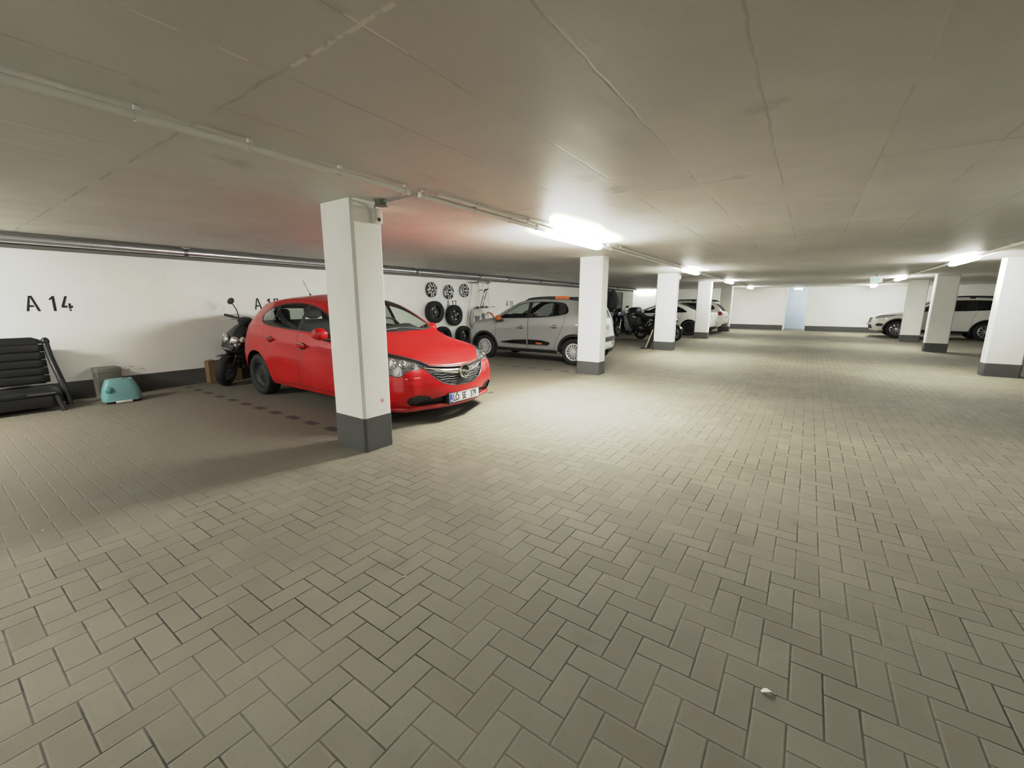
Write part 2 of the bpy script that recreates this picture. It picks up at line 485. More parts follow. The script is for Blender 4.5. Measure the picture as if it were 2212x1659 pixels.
    def underbody(s, z=.2, w=.66):
        X = s.L/2; (a, _), (b, _) = s.K['axles']
        def bld(bm):
            box(bm, (X-b+.1, -w, z-.02), (X-a-.1, w, z+.06), .02)
            box(bm, (X-s.L+.22, -w*.8, z+.06), (X-b-.3, w*.8, z+.14), .02)
            box(bm, (X-a+.25, -w*.8, z+.02), (X-.25, w*.8, z+.1), .02)
            for q in (a, b): tube(bm, [(X-q, -w, s.K['R']), (X-q, w, s.K['R'])], .04, 8)
        s.add('underbody', DARKIN, bld)

def tyre_prof(R, w):
    h = w/2; r = R*.66
    return [(r, -h*.78), (r+.012, -h*.92), (R*.8, -h), (R*.93, -h*.96), (R*.985, -h*.8), (R, -h*.5), (R, -h*.17), (R-.006, -h*.15), (R-.006, -h*.11), (R, -h*.09), (R, h*.09), (R-.006, h*.11), (R-.006, h*.15), (R, h*.17), (R, h*.5), (R*.985, h*.8), (R*.93, h*.96), (R*.8, h), (r+.012, h*.92), (r, h*.78), (r-.012, h*.6), (r-.012, -h*.6), (r, -h*.78)]
def make_wheel(R, w, rimfn, parent=None):
    bm = NB(); lathe(bm, tyre_prof(R, w), n=40); o = obj('wheel', bm, RUBBER, parent, ang=50)
    rimfn(o, R*.66, w); return o
def rim_black(par, r, w):
    bm = NB(); h = w/2
    lathe(bm, [(r, h*.75), (r-.015, h*.8), (r-.03, h*.5), (r*.72, h*.35), (r*.55, h*.55), (r*.3, h*.6), (r*.22, h*.8), (0.001, h*.82)], n=32)
    lathe(bm, [(r, -h*.7), (r-.02, -h*.6), (r-.02, h*.5)], n=32)
    obj('rim', bm, BLACK, par)
def spokes(bm, r, h, n, w0, w1, r0, thick_=.012, bulge=.012):
    for i in range(n):
        a = 2*pi*i/n; u = V(cos(a), 0, sin(a)); t = V(-sin(a), 0, cos(a)); y = V(0, 1, 0)
        rs = []
        for k in range(5):
            f = k/4; rr = r0+(r-r0)*f; ww = (w0+(w1-w0)*f)/2; hh = h+bulge*sin(pi*f)
            rs.append([bm.verts.new(u*rr-t*ww+y*(hh-thick_)), bm.verts.new(u*rr-t*ww*.7+y*hh), bm.verts.new(u*rr+t*ww*.7+y*hh), bm.verts.new(u*rr+t*ww+y*(hh-thick_))])
        skin(bm, rs)
def rim_multi(par, r, w, n=15, mat=None, back=None):
    h = w/2*.8
    bm = NB(); lathe(bm, [(r, -w*.35), (r-.015, -w*.3), (r-.015, h-.03), (.001, h-.035)], n=32); obj('rim_barrel', bm, BLACK, par)
    bm = NB(); lathe(bm, [(r-.014, h-.02), (r+.004, h), (r-.012, h+.008), (r-.028, h)], n=36)
    spokes(bm, r-.018, h, n, .026, .042, .05)
    lathe(bm, [(.062, h-.01), (.06, h+.012), (.03, h+.02), (.001, h+.021)], n=20)
    obj('hubcap', bm, mat or ALU, par)
def rim_cap(par, r, w): rim_multi(par, r, w, 15, M('hubcap_silver', 'cfd0d1', .35, .3))
def rim_alloy(par, r, w): rim_multi(par, r, w, 10)
def rim_dark(par, r, w): rim_multi(par, r, w, 9, GLOSSBLACK)
def plate(car, x, y, z, fs, text=None, tilt=0., w=.52, h=.11):
    """number plate facing fs*x"""
    t = bpy.data.objects.new('number_plate', mesh_of((lambda bm: (box(bm, (-.006, -w/2, -h/2), (.004, w/2, h/2), .003), bm)[1])(NB()), 'number_plate', PLATE_W)); C.objects.link(t)
    t.parent = car.root; t.location = (x, y, z); t.rotation_euler = (0, tilt, 0 if fs > 0 else pi)
    bm = NB(); box(bm, (.004, -w/2+.004, -h/2+.004), (.006, -w/2+.046, h/2-.004)); obj('country_band', bm, PLATE_B, t, smooth=False)
    bm = NB()
    a, b = w/2-.003, h/2-.003
    for lo, hi in (((-a, -b), (a, -b+.005)), ((-a, b-.005), (a, b)), ((-a, -b), (-a+.005, b)), ((a-.005, -b), (a, b))): box(bm, (.003, lo[0], lo[1]), (.0052, hi[0], hi[1]))
    obj('plate_rim', bm, PLATE_T, t, smooth=False)
    if text:
        R_ = Matrix(((0, 0, 1, 0), (1, 0, 0, 0), (0, 1, 0, 0), (0, 0, 0, 1)))
        for s_, cy, sc in text:
            bm = text_bm(s_, .092, .0008, .0012)
            xs = [v.co.x for v in bm.verts]; ys = [v.co.y for v in bm.verts]
            bmesh.ops.transform(bm, matrix=R_ @ Matrix.Diagonal((sc, .078/.066, 1, 1)), verts=bm.verts)
            bmesh.ops.translate(bm, vec=(.006, cy, 0.), verts=bm.verts)
            obj('plate_lettering', bm, PLATE_T, t, smooth=False)
        bm = NB(); lathe(bm, [(.016, 0), (.014, .002), (.001, .002)], (.005, -.095, .018), (1, 0, 0), 16); lathe(bm, [(.015, 0), (.013, .002), (.001, .002)], (.005, -.095, -.018), (1, 0, 0), 16)
        obj('seal', bm, M('plate_seal', '9aa0a0', .5), t)
        bm = NB()
        for i in range(12):
            a = 2*pi*i/12; ellipsoid(bm, (.0065, -w/2+.025+.011*cos(a), .022+.011*sin(a)), (.0012, .0018, .0018), 6, 4)
        o2 = text_bm('D', .03, .0005, .0008); bmesh.ops.transform(o2, matrix=Matrix.Translation((.007, -w/2+.025, -.025)) @ R_, verts=o2.verts)
        me = bpy.data.meshes.new('t'); o2.to_mesh(me); o2.free(); bm.from_mesh(me); bpy.data.meshes.remove(me)
        obj('country_stars', bm, PLATE_W, t, smooth=False)
    return t
def mirror_y(poly): return poly+[(a, -b) for a, b in reversed(poly)]
def sweep_strip(bm, pts, w, t, up=(0, 0, 1)):
    """flat ribbon along points"""
    pts = [Vector(p) for p in pts]; rs = []
    for i, p in enumerate(pts):
        d = (pts[min(i+1, len(pts)-1)]-pts[max(i-1, 0)]).normalized(); s_ = d.cross(Vector(up)).normalized(); n = s_.cross(d)
        ww = w[i] if isinstance(w, (list, tuple)) else w
        rs.append([bm.verts.new(p+n*ww/2), bm.verts.new(p+n*ww/2+s_*t), bm.verts.new(p-n*ww/2+s_*t), bm.verts.new(p-n*ww/2)])
    skin(bm, rs)
def surf_x(bm_src, y, z, sg=1):
    """x of the car skin at (y,z), seen along x"""
    from mathutils.bvhtree import BVHTree
    t = surf_x.cache.get(id(bm_src))
    if t is None:
        t = BVHTree.FromBMesh(bm_src); surf_x.cache[id(bm_src)] = t
    h = t.ray_cast(Vector((5*sg, y, z)), Vector((-sg, 0, 0)))
    return h[0].x if h[0] is not None else None
surf_x.cache = {}
# ================================================================== red hatchback
def red_car(loc, rotz):
    RED = M_paint('red_paint', 'b8070c', .0, .42, coat=.7)
    K = dict(L=4.02, R=.305, track=1.50, tw=.2, axles=[(.80, .365), (3.33, .365)], cf=.66, rf=.62, cb=.78, rb=.42, fb=.13, bb=.07,
        zb=[(0, .20), (.4, .185), (.8, .19), (1.3, .20), (2.8, .21), (3.4, .22), (4.02, .30)],
        zs=[(0, .60), (.15, .67), (.35, .735), (.65, .80), (.95, .853), (1.15, .895), (1.5, .93), (2.1, .955), (2.7, .99), (3.1, 1.015), (3.4, 1.03), (3.7, 1.02), (3.85, .94), (4.02, .72)],
        zt=[(0, .655), (.1, .70), (.22, .74), (.45, .785), (.75, .842), (1.0, .893), (1.12, .935), (1.35, 1.085), (1.6, 1.225), (1.85, 1.33), (2.1, 1.385), (2.5, 1.41), (2.9, 1.402), (3.3, 1.37), (3.55, 1.335), (3.68, 1.29), (3.76, 1.2), (3.86, 1.03), (3.94, .90), (4.02, .78)],
        cr=[(0, .0), (.15, .02), (.4, .05), (1.05, .05), (1.4, .065), (2.2, .07), (3.3, .06), (3.7, .04), (4.02, .02)],
        wb=[(0, .78), (.8, .80), (2, .80), (3.3, .80), (4.02, .72)], wm=[(0, .86), (.8, .872), (1.4, .862), (2.4, .862), (3.2, .876), (4.02, .84)],
        ws=[(0, .84), (.4, .80), (.9, .80), (1.2, .81), (2, .82), (3, .825), (3.5, .80), (3.8, .76), (4.02, .74)],
        wt=[(0, .80), (.3, .74), (.8, .715), (1.1, .72), (1.5, .66), (1.9, .60), (2.4, .575), (3.2, .56), (3.6, .535), (3.75, .58), (3.9, .66), (4.02, .70)],
        nose=[(.15, .07), (.25, .035), (.34, .0), (.42, .0), (.55, .015), (.66, .07), (.75, .12)], tail=[(.2, .10), (.4, .0), (.6, .0), (.8, .03), (1.0, .05)],
        dent=lambda s, z: (-.016*math.exp(-((z-(.72+.045*(s-1.3)))/.045)**2) if 1.0 < s < 3.3 else 0)+(.01*math.exp(-((z-(.80+.05*(s-1.3)))/.03)**2) if 1.2 < s < 3.5 else 0))
    c = Car('hatchback_car', 'red five-door hatchback parked nose-out behind the nearest pillar', K, RED, loc, rotz, 'car', None)
    X = c.L/2
    bvh_src = c.bm.copy()
    c.arches(0)
    # glass
    DLO = smooth_poly([(1.22, .945), (1.45, 1.095), (1.70, 1.215), (1.95, 1.295), (2.3, 1.345), (2.7, 1.345), (3.0, 1.31), (3.2, 1.245), (3.27, 1.17), (3.2, 1.09), (3.0, 1.04), (2.5, 1.005), (2.0, .985), (1.6, .965)], 3)
    def clip(poly, a, b): return [(min(max(p[0], a), b), p[1]) for p in poly]
    def clean(poly):
        q = []
        for w in poly:
            if not q or abs(w[0]-q[-1][0])+abs(w[1]-q[-1][1]) > 1e-4: q.append(w)
        return q
    def band(a, b):
        inner = grow(DLO, -.018); out = []
        n = len(inner)
        for i in range(n):            # clip polygon to a<s<b
            p, q = inner[i], inner[(i+1) % n]
            if a <= p[0] <= b: out.append(p)
            for t in (a, b):
                if (p[0]-t)*(q[0]-t) < 0: out.append((t, p[1]+(q[1]-p[1])*(t-p[0])/(q[0]-p[0])))
        cx = sum(p[0] for p in out)/len(out); cz = sum(p[1] for p in out)/len(out)
        return sorted(out, key=lambda p: math.atan2(p[1]-cz, p[0]-cx))
    for sg in (-1, 1):
        for nm, a, b in (('side_window', 1.0, 2.12), ('side_window', 2.20, 2.88), ('quarter_window', 2.91, 3.3)):
            c.part(nm, c.cut_side(band(a, b), sg, .2), GLASS if b < 2.2 else GLASS_M)
        c.part('window_frame', c.cut_side(DLO, sg, .2), BLACK)
    ws = mirror_y([(1.10, .0), (1.12, .3), (1.17, .55), (1.24, .665), (1.5, .625), (1.8, .575), (1.93, .535), (1.97, .3), (1.98, 0.)])[:-1]
    fs = c.cut_top(grow(ws, -.035), .1); c.part('windscreen', fs, GLASS)
    c.part('windscreen_frame', c.cut_top(ws, .1), BLACK)
    rw = [(-.50, 1.05), (.50, 1.05), (.47, 1.26), (-.47, 1.26)]
    c.part('rear_window', cutfaces(c.bm, rw, (0, 1, 0), (0, 0, 1), lambda f: f.normal.x < -.15 and f.calc_center_median().x < -X+.75), GLASS)
    # bonnet, doors, boot lid: the joint stays black in the body
    hood = mirror_y([(.235, 0), (.25, .25), (.31, .42), (.48, .57), (.8, .655), (1.03, .70), (1.075, .55), (1.085, 0)])[:-1]
    c.dark([f for f in c.cut_top(hood, .25)])
    c.part('bonnet', c.cut_top(grow(hood, -.006), .25), RED)
    dF = [(1.17, .30), (1.17, .70), (1.19, .90), (1.32, 1.02), (1.6, 1.19), (2.14, 1.3), (2.14, .27), (1.4, .26)]
    dR = [(2.155, .27), (2.155, 1.3), (2.9, 1.3), (3.06, 1.1), (3.08, .95), (3.05, .82), (2.93, .70), (2.86, .55), (2.82, .27)]
    for sg in (-1, 1):
        for nm, d in (('front_door', dF), ('rear_door', dR)):
            c.dark(c.cut_side(grow(d, .004), sg, .3))
            pr = c.part(nm, c.cut_side(grow(d, -.003), sg, .3), [RED, BLACK])
            hx = X-(2.02 if nm == 'front_door' else 2.86); hz = .80 if nm == 'front_door' else .845
            bm = NB(); yy = sg*.868
            tube(bm, curve_pts([(hx+.1, yy, hz), (hx+.07, yy+sg*.035, hz+.006), (hx, yy+sg*.04, hz+.01), (hx-.07, yy+sg*.032, hz+.012), (hx-.09, yy, hz+.012)], 4), .014, 8)
            obj('handle', bm, RED, pr)
            bm = NB(); ellipsoid(bm, (hx, yy-sg*.004, hz+.005), (.075, .012, .045)); obj('handle_recess', bm, M_paint('recess_shade_red', '5c0a0d'), pr)  # shade in the handle cup painted as a darker red
    # grille, chrome wing, badge
    G = [(-.50, .655), (-.46, .60), (-.40, .53), (-.31, .465), (-.18, .425), (0, .415), (.18, .425), (.31, .465), (.40, .53), (.46, .60), (.50, .655), (.40, .648), (.2, .628), (0, .618), (-.2, .628), (-.40, .648)]
    def sx_(y, z): 
        v = surf_x(bvh_src, y, z); return v if v is not None else X-.1
    c.dark(c.cut_front(grow(G, .012)))
    gr = c.part('grille', c.cut_front(G), BLACK, off=-.03)
    bm = NB()
    for z0, hw in ((.545, .41), (.517, .375), (.489, .335), (.461, .28), (.437, .2)):
        pts = []
        for i in range(33):
            y = -hw+2*hw*i/32; zz = z0+.0045*sin(y*46)+.10*y*y; pts.append((sx_(y, zz)-.012, y, zz))
        tube(bm, pts, .0034, 6)
    obj('grille_slats', bm, M('slat_grey', '8a8b8d', .3, .8), gr)
    bm = NB(); pts = []; wd = []
    for i in range(41):
        y = -.49+.98*i/40; a = abs(y)/.49; zz = .566+.072*a**1.7; pts.append((sx_(y, zz)+.004, y, zz)); wd.append(.072-.048*a**1.3)
    rs = []
    for p, w in zip(pts, wd):
        rs.append([bm.verts.new(V(p[0]-.012, p[1], p[2]+w/2)), bm.verts.new(V(p[0]+.006, p[1], p[2]+w*.32)), bm.verts.new(V(p[0]+.012, p[1], p[2])), bm.verts.new(V(p[0]+.004, p[1], p[2]-w*.34)), bm.verts.new(V(p[0]-.012, p[1], p[2]-w/2))])
    skin(bm, rs); obj('chrome_wing', bm, CHROME, gr, ang=50)
    bm = NB(); pts = [(sx_(p[0], p[1])-.004, p[0], p[1]) for p in grow(G[:11], .004)]
    tube(bm, pts, .007, 6); obj('grille_rim', bm, CHROME, gr)
    ex = sx_(0, .567)+.024
    bm = NB(); lathe(bm, [(.082, -.012), (.088, .002), (.082, .014), (.070, .014), (.064, .002), (.066, -.012)], (ex, 0, .567), (1, 0, 0), 32)
    prism(bm, [(-.118, .010), (-.030, .026), (-.016, .024), (.010, .008), (.030, .010), (.118, -.010), (.030, -.026), (.016, -.024), (-.010, -.008), (-.030, -.010)], (ex+.002, 0, .567), (0, 1, 0), (0, 0, 1), (.01, 0, 0))
    obj('badge', bm, CHROME, gr, ang=30, label='round chrome badge with a horizontal lightning bolt')
    bm = NB(); lathe(bm, [(.068, -.004), (.03, 0), (.001, 0)], (ex-.004, 0, .567), (1, 0, 0), 24); obj('badge_backing', bm, GLOSSBLACK, gr)
    # lower intake and fog recesses
    I = [(-.66, .205), (-.42, .195), (0, .192), (.42, .195), (.66, .205), (.56, .25), (.42, .292), (.28, .31), (-.28, .31), (-.42, .292), (-.56, .25)]
    c.part('lower_intake', c.cut_front(I), BLACK, off=-.035)
    for sg in (-1, 1):
        Fg = [(-.86, .235), (-.70, .222), (-.58, .235), (-.545, .29), (-.57, .335), (-.68, .352), (-.80, .325)]
        c.part('fog_light_recess', c.cut_diag(Fg, sg, radians(38)), BLACK, off=-.02)
        Hd = smooth_poly([(-.40, .80), (-.52, .80), (-.68, .775), (-.84, .735), (-.96, .69), (-1.01, .658), (-.93, .640), (-.82, .632), (-.765, .612), (-.72, .575), (-.64, .572), (-.54, .61), (-.45, .69)], 2)
        c.dark(c.cut_diag(grow(Hd, .008), sg, radians(45)))
        fs = c.cut_diag(Hd, sg, radians(45))
        hl = c.part('headlight', fs, M('headlamp_chrome', 'b2b5b8', .22, .8), off=-.026, remove=False)
        ln = c.part('lens', fs, LENS, off=.002, parent=hl)
        def glint(k, u, z, r, inset):
            d = Vector((cos(radians(45)), sin(radians(45))*sg, 0)); uu = Vector((-sin(radians(45)), cos(radians(45))*sg, 0))
            from mathutils.bvhtree import BVHTree
            t = surf_x.cache[id(bvh_src)]; h = t.ray_cast(uu*u+Vector((0, 0, z))+d*5, -d)
            if h[0] is None: return
            hn = h[1] if h[1].dot(d) > 0 else -h[1]; bm = NB(); o = h[0]-hn*.015
            lathe(bm, [(r, .012), (r*.93, .004), (r*.62, -.008), (.001, -.013)], o, hn, 20); ellipsoid(bm, o+hn*.001, (r*.2,)*3, 10, 8)
            obj(k, bm, LAMP_CHROME, hl)
        glint('reflector', -.62, .705, .055, .035); glint('reflector', -.74, .70, .052, .035); glint('reflector', -.86, .675, .035, .03); glint('indicator_bulb', -.67, .61, .03, .03)
    TL = smooth_poly([(-1.02, .98), (-.84, 1.0), (-.72, .93), (-.70, .80), (-.80, .76), (-.95, .83)], 2)
    for sg in (-1, 1): c.part('tail_light', c.cut_diag(TL, sg, radians(45), -1), RED_LAMP)
    # mirrors
    for sg in (-1, 1):
        def mir(bm): loft(bm, [(X-1.395, sg*.885, .965, .03, .035), (X-1.410, sg*.90, .972, .055, .062), (X-1.460, sg*.915, .985, .075, .078), (X-1.540, sg*.915, .985, .062, .072), (X-1.630, sg*.90, .972, .042, .052), (X-1.705, sg*.885, .96, .022, .028), (X-1.720, sg*.88, .958, .01, .012)], 16, 2.5)
        m_ = c.add('wing_mirror', RED, mir, sub=1)
        c.add('mirror_foot', BLACK, lambda bm: loft(bm, [(sg*.79, X-1.430, .925, .055, .022), (sg*.86, X-1.435, .915, .05, .02), (sg*.91, X-1.440, .925, .04, .016)], 12, 3, 'y'), parent=m_)
        bm = NB(); loft(bm, [(sg*.852, X-1.530, .98, .085, .052, 3), (sg*.847, X-1.530, .98, .078, .046, 3)], 16, 3, 'y'); obj('mirror_glass', bm, CHROME, m_)
    c.add('antenna', BLACK, lambda bm: (tube(bm, [(X-3.22, 0, 1.465), (X-3.25, 0, 1.49)], .012, 8), tube(bm, [(X-3.25, 0, 1.49), (X-3.42, 0, 1.70)], .0035, 6)))
    c.add('roof_spoiler', RED, lambda bm: loft(bm, [(-.48, X-3.60, 1.325, .10, .014), (0, X-3.62, 1.385, .11, .018), (.48, X-3.60, 1.325, .10, .014)], 14, 3, 'y'))
    c.add('wiper', BLACK, lambda bm: (tube(bm, curve_pts([(X-1.13, .45, .985), (X-1.17, .05, 1.03), (X-1.15, -.35, .995)], 5), .009, 6), tube(bm, curve_pts([(X-1.12, -.05, 1.02), (X-1.15, -.4, 1.0), (X-1.19, -.62, .985)], 5), .009, 6)))
    c.add('front_lip', M_paint('lip_red_paint', '9c1418', .4, .38), lambda bm: tube(bm, [(sx_(y, .222)-.012, y, .190) for y in [-.82+.0683*k for k in range(25)]], .030, 10))
    c.interior(1.12, 3.5, .30, .96, .70, 1.4); c.underbody()
    bm = NB(); ellipsoid(bm, (X-1.78, 0, 1.33), (.02, .11, .035)); obj('rear_view_mirror', bm, BLACK, c.root)
    px = sx_(0, .27)
    plate(c, px+.022, 0, .268, 1, [('LÖ', -.155, .80), ('SE', -.015, .80), ('379', .148, .80)], tilt=-.06)
    c.add('plate_holder', BLACK, lambda bm: box(bm, (px-.06, -.262, .205), (px+.014, .262, .33), .006))
    c.wheels(rim_black, 0.)
    surf_x.cache.clear(); bvh_src.free()
    c.finish(); return c
# ================================================================== the other cars
def clip_band(poly, a, b, inset=.016):
    inner = grow(poly, -inset); out = []; n = len(inner)
    for i in range(n):
        p, q = inner[i], inner[(i+1) % n]
        if a <= p[0] <= b: out.append(p)
        for t in (a, b):
            if (p[0]-t)*(q[0]-t) < 0: out.append((t, p[1]+(q[1]-p[1])*(t-p[0])/(q[0]-p[0])))
    cx = sum(p[0] for p in out)/len(out); cz = sum(p[1] for p in out)/len(out)
    return sorted(out, key=lambda p: math.atan2(p[1]-cz, p[0]-cx))
def other_car(name, label, K, paint, loc, rotz, D, group=None, cat='car'):
    c = Car(name, label, K, paint, loc, rotz, cat, group); X = c.L/2; src = c.bm.copy(); surf_x.cache.clear()
    def sx_(y, z, sg=1):
        v = surf_x(src, y, z, sg); return v if v is not None else sg*(X-.15)
    def sy_(x, z, sg):
        from mathutils.bvhtree import BVHTree
        t = surf_x.cache.setdefault('side', None) or BVHTree.FromBMesh(src); surf_x.cache['side'] = t
        h = t.ray_cast(Vector((x, 4*sg, z)), Vector((0, -sg, 0))); return h[0].y if h[0] is not None else sg*.8
    c.arches(0)
    DLO = smooth_poly(D['dlo'], 3)
    for sg in (-1, 1):
        for a, b, g in D['win']: c.part('side_window', c.cut_side(clip_band(DLO, a, b), sg, .15), GLASS_D if g else D.get('glass', GLASS))
        c.part('window_frame', c.cut_side(DLO, sg, .15), D.get('frame', BLACK))
        if 'cladding' in D:
            for sx0, r in K['axles']:
                r2 = r+D['cladding']
                ring_ = [(a, max(b, K['zb'][0][1]+.01)) for a, b in circle_poly(sx0, K['R'], r2, 34, -.15, pi+.15)]
                c.part('wheel_arch_trim', c.cut_side(ring_, sg, .1), BLACK, off=.004)
    wsp = mirror_y(D['ws'])[:-1] if D['ws'][-1][1] == 0 else mirror_y(D['ws'])
    c.part('windscreen', c.cut_top(grow(wsp, -.03), .1), GLASS); c.part('windscreen_frame', c.cut_top(wsp, .1), BLACK)
    if 'rw' in D: c.part('rear_window', cutfaces(c.bm, D['rw'], (0, 1, 0), (0, 0, 1), lambda f: f.normal.x < -.12 and f.calc_center_median().x < -X+D.get('rwx', .8)), GLASS_D)
    if 'rwtop' in D:
        p = mirror_y(D['rwtop'])[:-1]; c.part('rear_window', c.cut_top(p, .1), GLASS_D)
    hood = mirror_y(D['hood'])[:-1]
    c.dark(c.cut_top(hood, .25)); c.part('bonnet', c.cut_top(grow(hood, -.006), .25), paint)
    for sg in (-1, 1):
        for nm, d, h in (('front_door', D['df'], D['hf']), ('rear_door', D['dr'], D['hr'])):
            c.dark(c.cut_side(grow(d, .004), sg, .3))
            if 'sill' in D:
                pass
            pr = c.part(nm, c.cut_side(grow(d, -.003), sg, .3), [paint, BLACK])
            hx = X-h[0]; yy = sy_(hx, h[1], sg)
            bm = NB(); tube(bm, curve_pts([(hx+.1, yy-sg*.005, h[1]-.005), (hx+.06, yy+sg*.032, h[1]), (hx, yy+sg*.036, h[1]+.004), (hx-.06, yy+sg*.03, h[1]+.006), (hx-.09, yy-sg*.005, h[1]+.006)], 4), .014, 8)
            obj('handle', bm, D.get('handle', paint), pr)
            bm = NB(); ellipsoid(bm, (hx, yy-sg*.006, h[1]), (.075, .012, .045)); obj('handle_recess', bm, D.get('recess', paint), pr)
        if 'door_trim' in D:
            for k, t in enumerate(D['door_trim']):
                rs = []
                fs = [(a, b) for a, b in t]
                bm = NB(); n = len(fs); vs = []
                for a, b in fs: vs.append(bm.verts.new((X-a, sy_(X-a, b, sg)+sg*.012, b)))
                bm.faces.new(vs); r = bmesh.ops.extrude_face_region(bm, geom=list(bm.faces))
                for v in r['geom']:
                    if isinstance(v, bmesh.types.BMVert): v.co.y -= sg*.03
                tr = obj('door_trim', bm, GLOSSBLACK, c.root, smooth=False)
                bm = NB()
                pts = [(X-a, sy_(X-a, b, sg)+sg*.013, b) for a, b in fs+[fs[0]]]
                tube(bm, pts, .005, 6, cap=False); obj('trim_edge', bm, ALU, tr)
                if k == 1:
                    bm = NB(); a0, b0 = D['trim_mark']; y0 = sy_(X-a0, b0, sg)
                    prism(bm, [(-.09, -.018), (.08, -.02), (.09, .015), (-.06, .016)], (X-a0, y0+sg*.012, b0), (1, 0, 0), (0, 0, 1), (0, sg*.003, 0)); obj('trim_accent', bm, ORANGE, tr)
        def mir(bm):
            mx, mz = D['mirror']; y0 = .80*K['wm'][0][1]/.86
            loft(bm, [(sg*(y0+.05), X-mx, mz-.01, .05, .04), (sg*(y0+.1), X-mx+.01, mz+.01, .08, .065), (sg*(y0+.17), X-mx, mz+.02, .075, .07), (sg*(y0+.215), X-mx-.02, mz+.015, .045, .05), (sg*(y0+.225), X-mx-.03, mz+.01, .02, .025)], 16, 2.6, 'y')
        m_ = c.add('wing_mirror', D.get('mirror_mat', paint), mir, sub=1)
        mx, mz = D['mirror']; y0 = .80*K['wm'][0][1]/.86
        c.add('mirror_foot', BLACK, lambda bm: loft(bm, [(sg*(y0-.08), X-mx, mz-.04, .07, .025), (sg*(y0+.08), X-mx, mz-.05, .075, .035), (sg*(y0+.2), X-mx-.01, mz-.04, .05, .03)], 12, 3, 'y'), parent=m_)
        hl = c.cut_diag(smooth_poly(D['hl'], 2), sg, radians(45))
        h_ = c.part('headlight', hl, M('headlamp_bowl', 'd2d4d6', .35, .3), off=-.03, remove=False); c.part('lens', hl, LENS, off=.002, parent=h_)
        if 'fog' in D: c.part('fog_light_recess', c.cut_diag(D['fog'], sg, radians(45)), BLACK, off=-.01)
        t_ = c.part('tail_light', c.cut_diag(smooth_poly(D['tl'], 2), sg, radians(45), -1, -.1), RED_LAMP, off=.004)
        if 'tl2' in D: c.part('reversing_lens', c.cut_diag(D['tl2'], sg, radians(45), -1, -.1), M('clear_lamp', 'c9c2bb', .2, coat=.6), off=.005)
        if 'rail' in D:
            r0, r1, ry, rz = D['rail']
            def rail(bm):
                pts = curve_pts([(X-r0, sg*(ry+.01), rz-.075), (X-r0-.2, sg*ry, rz-.012), (X-(r0+r1)/2, sg*(ry-.01), rz+.012), (X-r1+.2, sg*(ry-.02), rz-.012), (X-r1, sg*(ry-.02), rz-.07)], 6)
                rs = [ring(bm, p, V(0, 1, 0), V(0, 0, 1), .022, .026, 10, 3) for p in pts]; skin(bm, rs)
                for q in (r0+.15, (r0+r1)/2, r1-.18): box(bm, (X-q-.08, sg*ry-.018, rz-.075), (X-q+.08, sg*ry+.018, rz), .005)
            rl = c.add('roof_rail', BLACK, rail)
            if 'rail_mark' in D:
                a0, a1 = D['rail_mark']
                c.add('rail_accent', ORANGE, lambda bm: box(bm, (X-a1, sg*ry-.024, rz-.028), (X-a0, sg*ry+.024, rz+.036), .006), parent=rl)
    c.dark(c.cut_front(grow(D['grille'], .008), X-.6))
    g_ = c.part('grille', c.cut_front(D['grille'], X-.6), BLACK, off=-.02)
    bm = NB(); zs_ = [p[1] for p in D['grille']]; z0, z1 = min(zs_), max(zs_); hw = max(p[0] for p in D['grille'])*.88
    for k in range(1, 5):
        zz = z0+(z1-z0)*k/5; tube(bm, [(sx_(-hw+2*hw*i/16, zz)-.008, -hw+2*hw*i/16, zz) for i in range(17)], .006, 6)
    obj('grille_slats', bm, D.get('slat', ALU), g_)
    if 'intake' in D: c.part('lower_intake', c.cut_front(D['intake'], X-.6), BLACK, off=-.015)
    if 'rear_low' in D: c.part('rear_bumper_trim', cutfaces(c.bm, D['rear_low'], (0, 1, 0), (0, 0, 1), lambda f: f.normal.x < -.05 and f.calc_center_median().x < -X+.6), BLACK, off=.004)
    if 'rear_strip' in D: c.part('rear_bumper_strip', cutfaces(c.bm, D['rear_strip'], (0, 1, 0), (0, 0, 1), lambda f: f.normal.x < -.05 and f.calc_center_median().x < -X+.6), BLACK, off=.01)
    if 'sill' in D:
        for sg in (-1, 1): c.part('sill_trim', c.cut_side(D['sill'], sg, .05), BLACK, off=.003)
    pf, pr_ = D['plate_f'], D['plate_r']
    plate(c, sx_(0, pf)+.015, 0, pf, 1); plate(c, sx_(0, pr_, -1)-.015, 0, pr_, -1)
    if D.get('int', 1): c.interior(D['cowl'], c.L-.55, .32, D['belt'], .64, K['zt'][0][1])
    c.underbody(K['zb'][0][1]+.0, .6)
    c.wheels(D['rim']); c.finish(); src.free(); surf_x.cache.clear()
    return c
